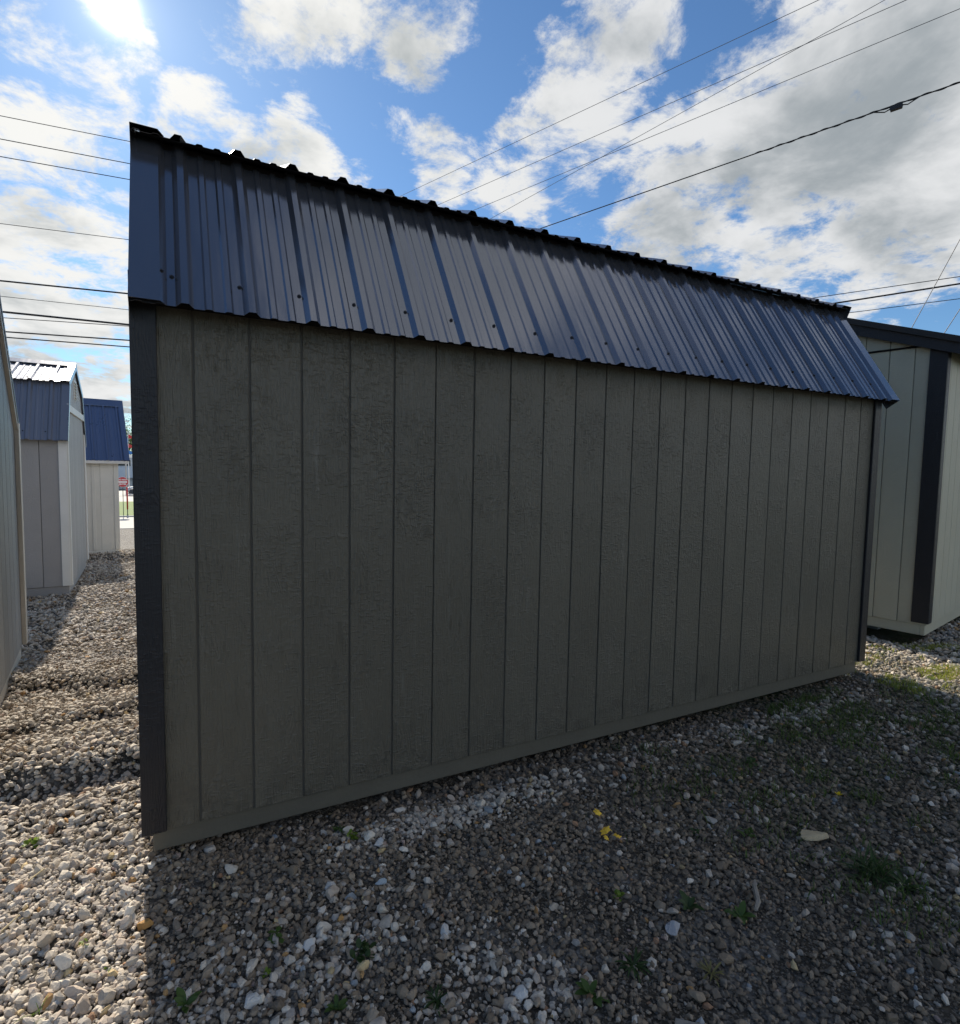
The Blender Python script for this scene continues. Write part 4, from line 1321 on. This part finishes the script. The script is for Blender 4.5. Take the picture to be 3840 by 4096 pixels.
weed('clover_weed', 'faint weed below the far half of the shed wall', 2.88, -0.53, 'clover', 0.065, 16, M['weed_dark'])
weed('clover_weed', 'darker of two weeds close to the skid near the left end of the shed', 0.75, -0.085, 'clover', 0.055, 18, M['weed'])
weed('clover_weed', 'brighter yellow-green weed below its darker twin near the skid', 0.78, -0.175, 'clover', 0.055, 20, M['weed_bright'])
weed('clover_weed', 'loose pale weed among white stones at lower left', 0.40, -0.59, 'clover', 0.060, 14, M['weed'])
weed('broadleaf_weed', 'flat broad-leaved weed at the bottom left of the shade', 0.13, -0.72, 'broad', 0.060, 11, M['weed'])
weed('rosette_weed', 'dark tufted rosette by the bottom edge right of the white stones', 0.79, -1.04, 'rosette', 0.070, 26, M['weed_dark'])
weed('clover_weed', 'dark low weed among the white stones at bottom centre-left', 0.64, -0.78, 'clover', 0.070, 22, M['weed_dark'])
weed('clover_weed', 'small bright weed right of the flat broad-leaved weed', 0.35, -0.72, 'clover', 0.035, 12, M['weed_bright'])
weed('broadleaf_weed', 'small broadleaf weed at the bottom edge below the white stones', 0.52, -0.93, 'broad', 0.050, 9, M['weed'])
weed('clover_weed', 'single bright sunlit weed in the lit gravel at left', -0.41, 0.35, 'clover', 0.050, 16, M['weed_bright'])
weed('clover_weed', 'sunlit weed between stones low in the lit gravel', -0.16, -0.35, 'clover', 0.040, 14, M['weed_bright'])
weed('clover_weed', 'small sunlit weed closest to the shadow edge', -0.08, -0.48, 'clover', 0.025, 8, M['weed_bright'])
weed('grass_clump', 'thin sunlit grass blades at the bottom left corner', -0.25, -0.58, 'grass', 0.075, 8, M['weed_bright'])
weed('grass_clump', 'sunlit grass clump in the bright gap between taupe and sage sheds', 5.35, -0.28, 'grass', 0.07, 40, M['weed_bright'])
weed('grass_clump', 'yellow-green grass at the skid end in the bright gap', 5.02, 0.10, 'grass', 0.06, 36, M['weed_bright'])
weed('grass_clump', 'grass tuft against the skid near the far end of the taupe shed', 3.75, -0.05, 'grass', 0.07, 40, M['weed'])
weed('grass_clump', 'second grass tuft along the skid, left of the one at the far end', 3.35, -0.07, 'grass', 0.06, 34, M['weed_dark'])

# dandelion flower
x, y = 2.97, -0.95
root = empty('dandelion_flower', (x, y, float(gz(x, y)) + 0.01))
tag(root, 'small yellow dandelion flower in the mossy gravel', 'flower')
MB().tube([(0, 0, 0), (0.004, 0.002, 0.022)], 0.0022, 6).build('stem', M['weed'], root)
pm_ = leaf_mesh('petal', 0.020, 0.0035, M['petal'], 0.2, 0.2, n=3)
for i in range(22):
    o = bpy.data.objects.new('petal', pm_); C.objects.link(o); o.parent = root
    o.location = (0.004, 0.002, 0.022); o.rotation_euler = (0, random.uniform(-0.5, 0.35), i * 2.4); k = random.uniform(0.7, 1.1); o.scale = (k, k, k)


def fallen_leaf(label, x, y, size, rz, tilt):
    size *= 1.12
    out = [(0, -0.5), (0.30, -0.62), (0.34, -0.25), (0.62, -0.05), (0.36, 0.22), (0.24, 0.60), (0, 0.42), (-0.25, 0.62), (-0.34, 0.20), (-0.60, -0.02), (-0.34, -0.28), (-0.28, -0.6)]
    root = empty('fallen_leaf', (x, y, float(gz(x, y)) + 0.030), rz)
    tag(root, label, 'leaf', 'fallen yellow leaves')
    vs = [(0, 0, 0.004)] + [(a * size, b_ * size, 0.10 * size * math.sin(a * 5) + tilt * b_ * size) for a, b_ in out]
    n = len(out)
    vs2 = [(a, b_, c - 0.0007) for a, b_, c in vs]
    fs = [(0, i + 1, (i + 1) % n + 1) for i in range(n)] + [(n + 1, n + 1 + (i + 1) % n + 1, n + 1 + i + 1) for i in range(n)]
    mesh('blade', vs + vs2, fs, M['leaf_yellow'], root)
    MB().tube([(0, -0.5 * size, -tilt * 0.5 * size), (0.05 * size, -0.9 * size, -0.006)], 0.0011, 5).build('stalk', M['leaf_yellow'], root)


fallen_leaf('fallen yellow leaf lying alone above the other three', 1.82, -0.53, 0.027, 0.4, 0.3)
fallen_leaf('fallen yellow leaf standing at the left of the lower three', 1.765, -0.650, 0.032, 1.2, -0.5)
fallen_leaf('fallen yellow leaf at the right of the lower three', 1.785, -0.705, 0.030, 2.6, 0.2)
fallen_leaf('smallest yellow leaf scrap beside the lower leaves', 1.735, -0.690, 0.016, 0.2, 0.4)


def rock(name, label, x, y, sc, rz, col, group=None, lift=0.3):
    v0, f0 = stone_shape(2, rng)
    v0 = v0 * np.array(sc)
    m = M.get('rock_%s' % (col,))
    if not m:
        m = M['rock_%s' % (col,)] = plain('rock_' + name, col, 0.85, 0.45, 35, 0.5, 160)
    o = mesh(name, v0.tolist(), f0.tolist(), m)
    o.location = (x, y, float(gz(x, y)) + sc[2] * lift + 0.008)
    o.rotation_euler = (random.uniform(-.15, .15), random.uniform(-.15, .15), rz)
    tag(o, label, 'rock', group)


rock('rock', 'long tan rock, biggest stone on the right half of the gravel', 2.55, -1.08, (0.080, 0.040, 0.028), -0.5, (0.44, 0.36, 0.23), None, 0.65)
rock('rock', 'grey knobbly rock right of centre near the grey stick', 1.63, -1.17, (0.036, 0.028, 0.026), 0.4, (0.36, 0.36, 0.38))
rock('rock', 'rusty orange stone at the shadow edge, bottom left', 0.015, -0.33, (0.026, 0.018, 0.016), 0.2, (0.40, 0.22, 0.07), 'odd coloured stones')
rock('rock', 'orange stone among the white ones at lower centre', 0.62, -0.60, (0.022, 0.018, 0.015), 0.9, (0.48, 0.27, 0.10), 'odd coloured stones')
rock('rock', 'pale blue-grey stone above the white cluster', 0.80, -0.50, (0.027, 0.016, 0.014), 0.3, (0.34, 0.41, 0.47), 'odd coloured stones')
for k_, (x, y, lab) in enumerate([(0.87, -0.27, 'pale round stone below the bright weeds near the skid'), (0.50, -0.66, 'white stone left of the small loose pale weed'),
                                  (0.62, -0.43, 'white stone standing alone in mid gravel at left'), (0.30, -0.80, 'large white stone near the bottom, left of centre'),
                                  (0.92, -0.82, 'white stone standing right of the white cluster'), (1.02, -1.14, 'white stone at the bottom edge left of the plantain')]):
    rock('rock', lab, x, y, (0.027, 0.022, 0.019), k_ * 1.1, (0.60, 0.585, 0.56), 'conspicuous white stones')

# weathered stick, wood offcut and straws
def stick(name, label, pts, r, mat, cat):
    p0 = Vector(pts[0])
    o = MB().tube([Vector(p) - p0 for p in pts], r, 6).build(name, mat)
    o.location = p0
    tag(o, label, cat)


def gp(x, y, h): return (x, y, float(gz(x, y)) + h)
stick('stick', 'short weathered grey stick on the gravel right of centre', [gp(1.945, -1.255, .032), gp(1.985, -1.235, .036), gp(2.045, -1.175, .038), gp(2.075, -1.155, .036)], [0.006, 0.010, 0.009, 0.004], M['grey_wood'], 'stick')
o = MB().bbox((-0.045, -0.022, -0.006), (0.045, 0.022, 0.006), 0.002).build('wood_offcut', M['grey_wood'])
o.location = gp(1.375, -1.475, 0.028); o.rotation_euler = (0.1, -0.15, -0.9)
tag(o, 'weathered wood offcut at the bottom edge of the gravel', 'wood')
stick('straw', 'straw lying in the sunlit gravel at far left', [gp(-0.37, 0.05, .030), gp(-0.33, 0.10, .034)], [0.003, 0.0025], M['straw'], 'straw')
stick('straw', 'straw near the left edge below the other one', [gp(-0.40, -0.19, .030), gp(-0.36, -0.14, .036)], [0.003, 0.002], M['straw'], 'straw')
stick('straw', 'pale straw farther up the sunlit alley', [gp(-0.35, 1.30, .03), gp(-0.335, 1.37, .035)], [0.004, 0.003], M['straw'], 'straw')

# short grass and moss between the stones: masses
def grass_mass(name, label, n, xa, xb, ya, yb, mask, mat, hmin, hmax):
    x, y = rng.uniform(xa, xb, n), rng.uniform(ya, yb, n)
    ok = (rng.uniform(size=n) < mask(x, y)) & ~footprints(x, y) & ~((y > 0.0) & (x < 4.88)) & in_view(x, y, 0.1)
    x, y = x[ok], y[ok]
    n = len(x)
    a = rng.uniform(0, 6.28, n); h = rng.uniform(hmin, hmax, n); w = rng.uniform(0.0012, 0.0026, n); ln = rng.uniform(0.2, 1.2, n)
    base = np.stack([x, y, gz(x, y) + 0.008], -1)
    du_ = np.stack([np.cos(a), np.sin(a), 0 * a], -1)
    pp = np.stack([-np.sin(a), np.cos(a), 0 * a], -1)
    up1 = np.array([0, 0, 1])
    tip = base + du_ * (h * ln)[:, None] + up1 * h[:, None]
    midp = base + du_ * (h * ln * 0.35)[:, None] + up1 * (h * 0.62)[:, None]
    vv = np.stack([base - pp * w[:, None], base + pp * w[:, None], midp + pp * w[:, None] * 0.8, midp - pp * w[:, None] * 0.8, tip], 1).reshape(-1, 3)
    i5 = np.arange(n)[:, None] * 5
    ff = np.concatenate([i5 + np.array([[0, 1, 2]]), i5 + np.array([[0, 2, 3]]), i5 + np.array([[3, 2, 4]])], 0)
    tag(np_mesh(name, vv, ff, mat, False), label, 'grass', None, 'stuff')


grass_mass('short_grass', 'thin short grass and moss between the stones on the right', 90000, 1.2, 8.5, -2.2, 0.75,
           lambda x, y: 0.9 * sstep(fbm(x * 2.1, y * 2.1, 77), 0.44, 0.64) * sstep(fbm(x * 9, y * 9, 31), 0.44, 0.60) * sstep(x, 1.5, 3.4) * (1 - sstep(x, 4.9, 5.1) * sstep(y, -0.75, -0.55)), M['moss'], 0.014, 0.052)
grass_mass('sunlit_grass', 'sunlit yellow-green grass in the gap right of the taupe shed', 16000, 4.85, 6.6, -0.9, 0.7,
           lambda x, y: 0.9 * sstep(fbm(x * 4, y * 4, 5), 0.44, 0.58) * sstep(y, 0.45, 0.1), M['gap_grass'], 0.02, 0.05)  # grass of the lit gap, its colour carries the sunlight
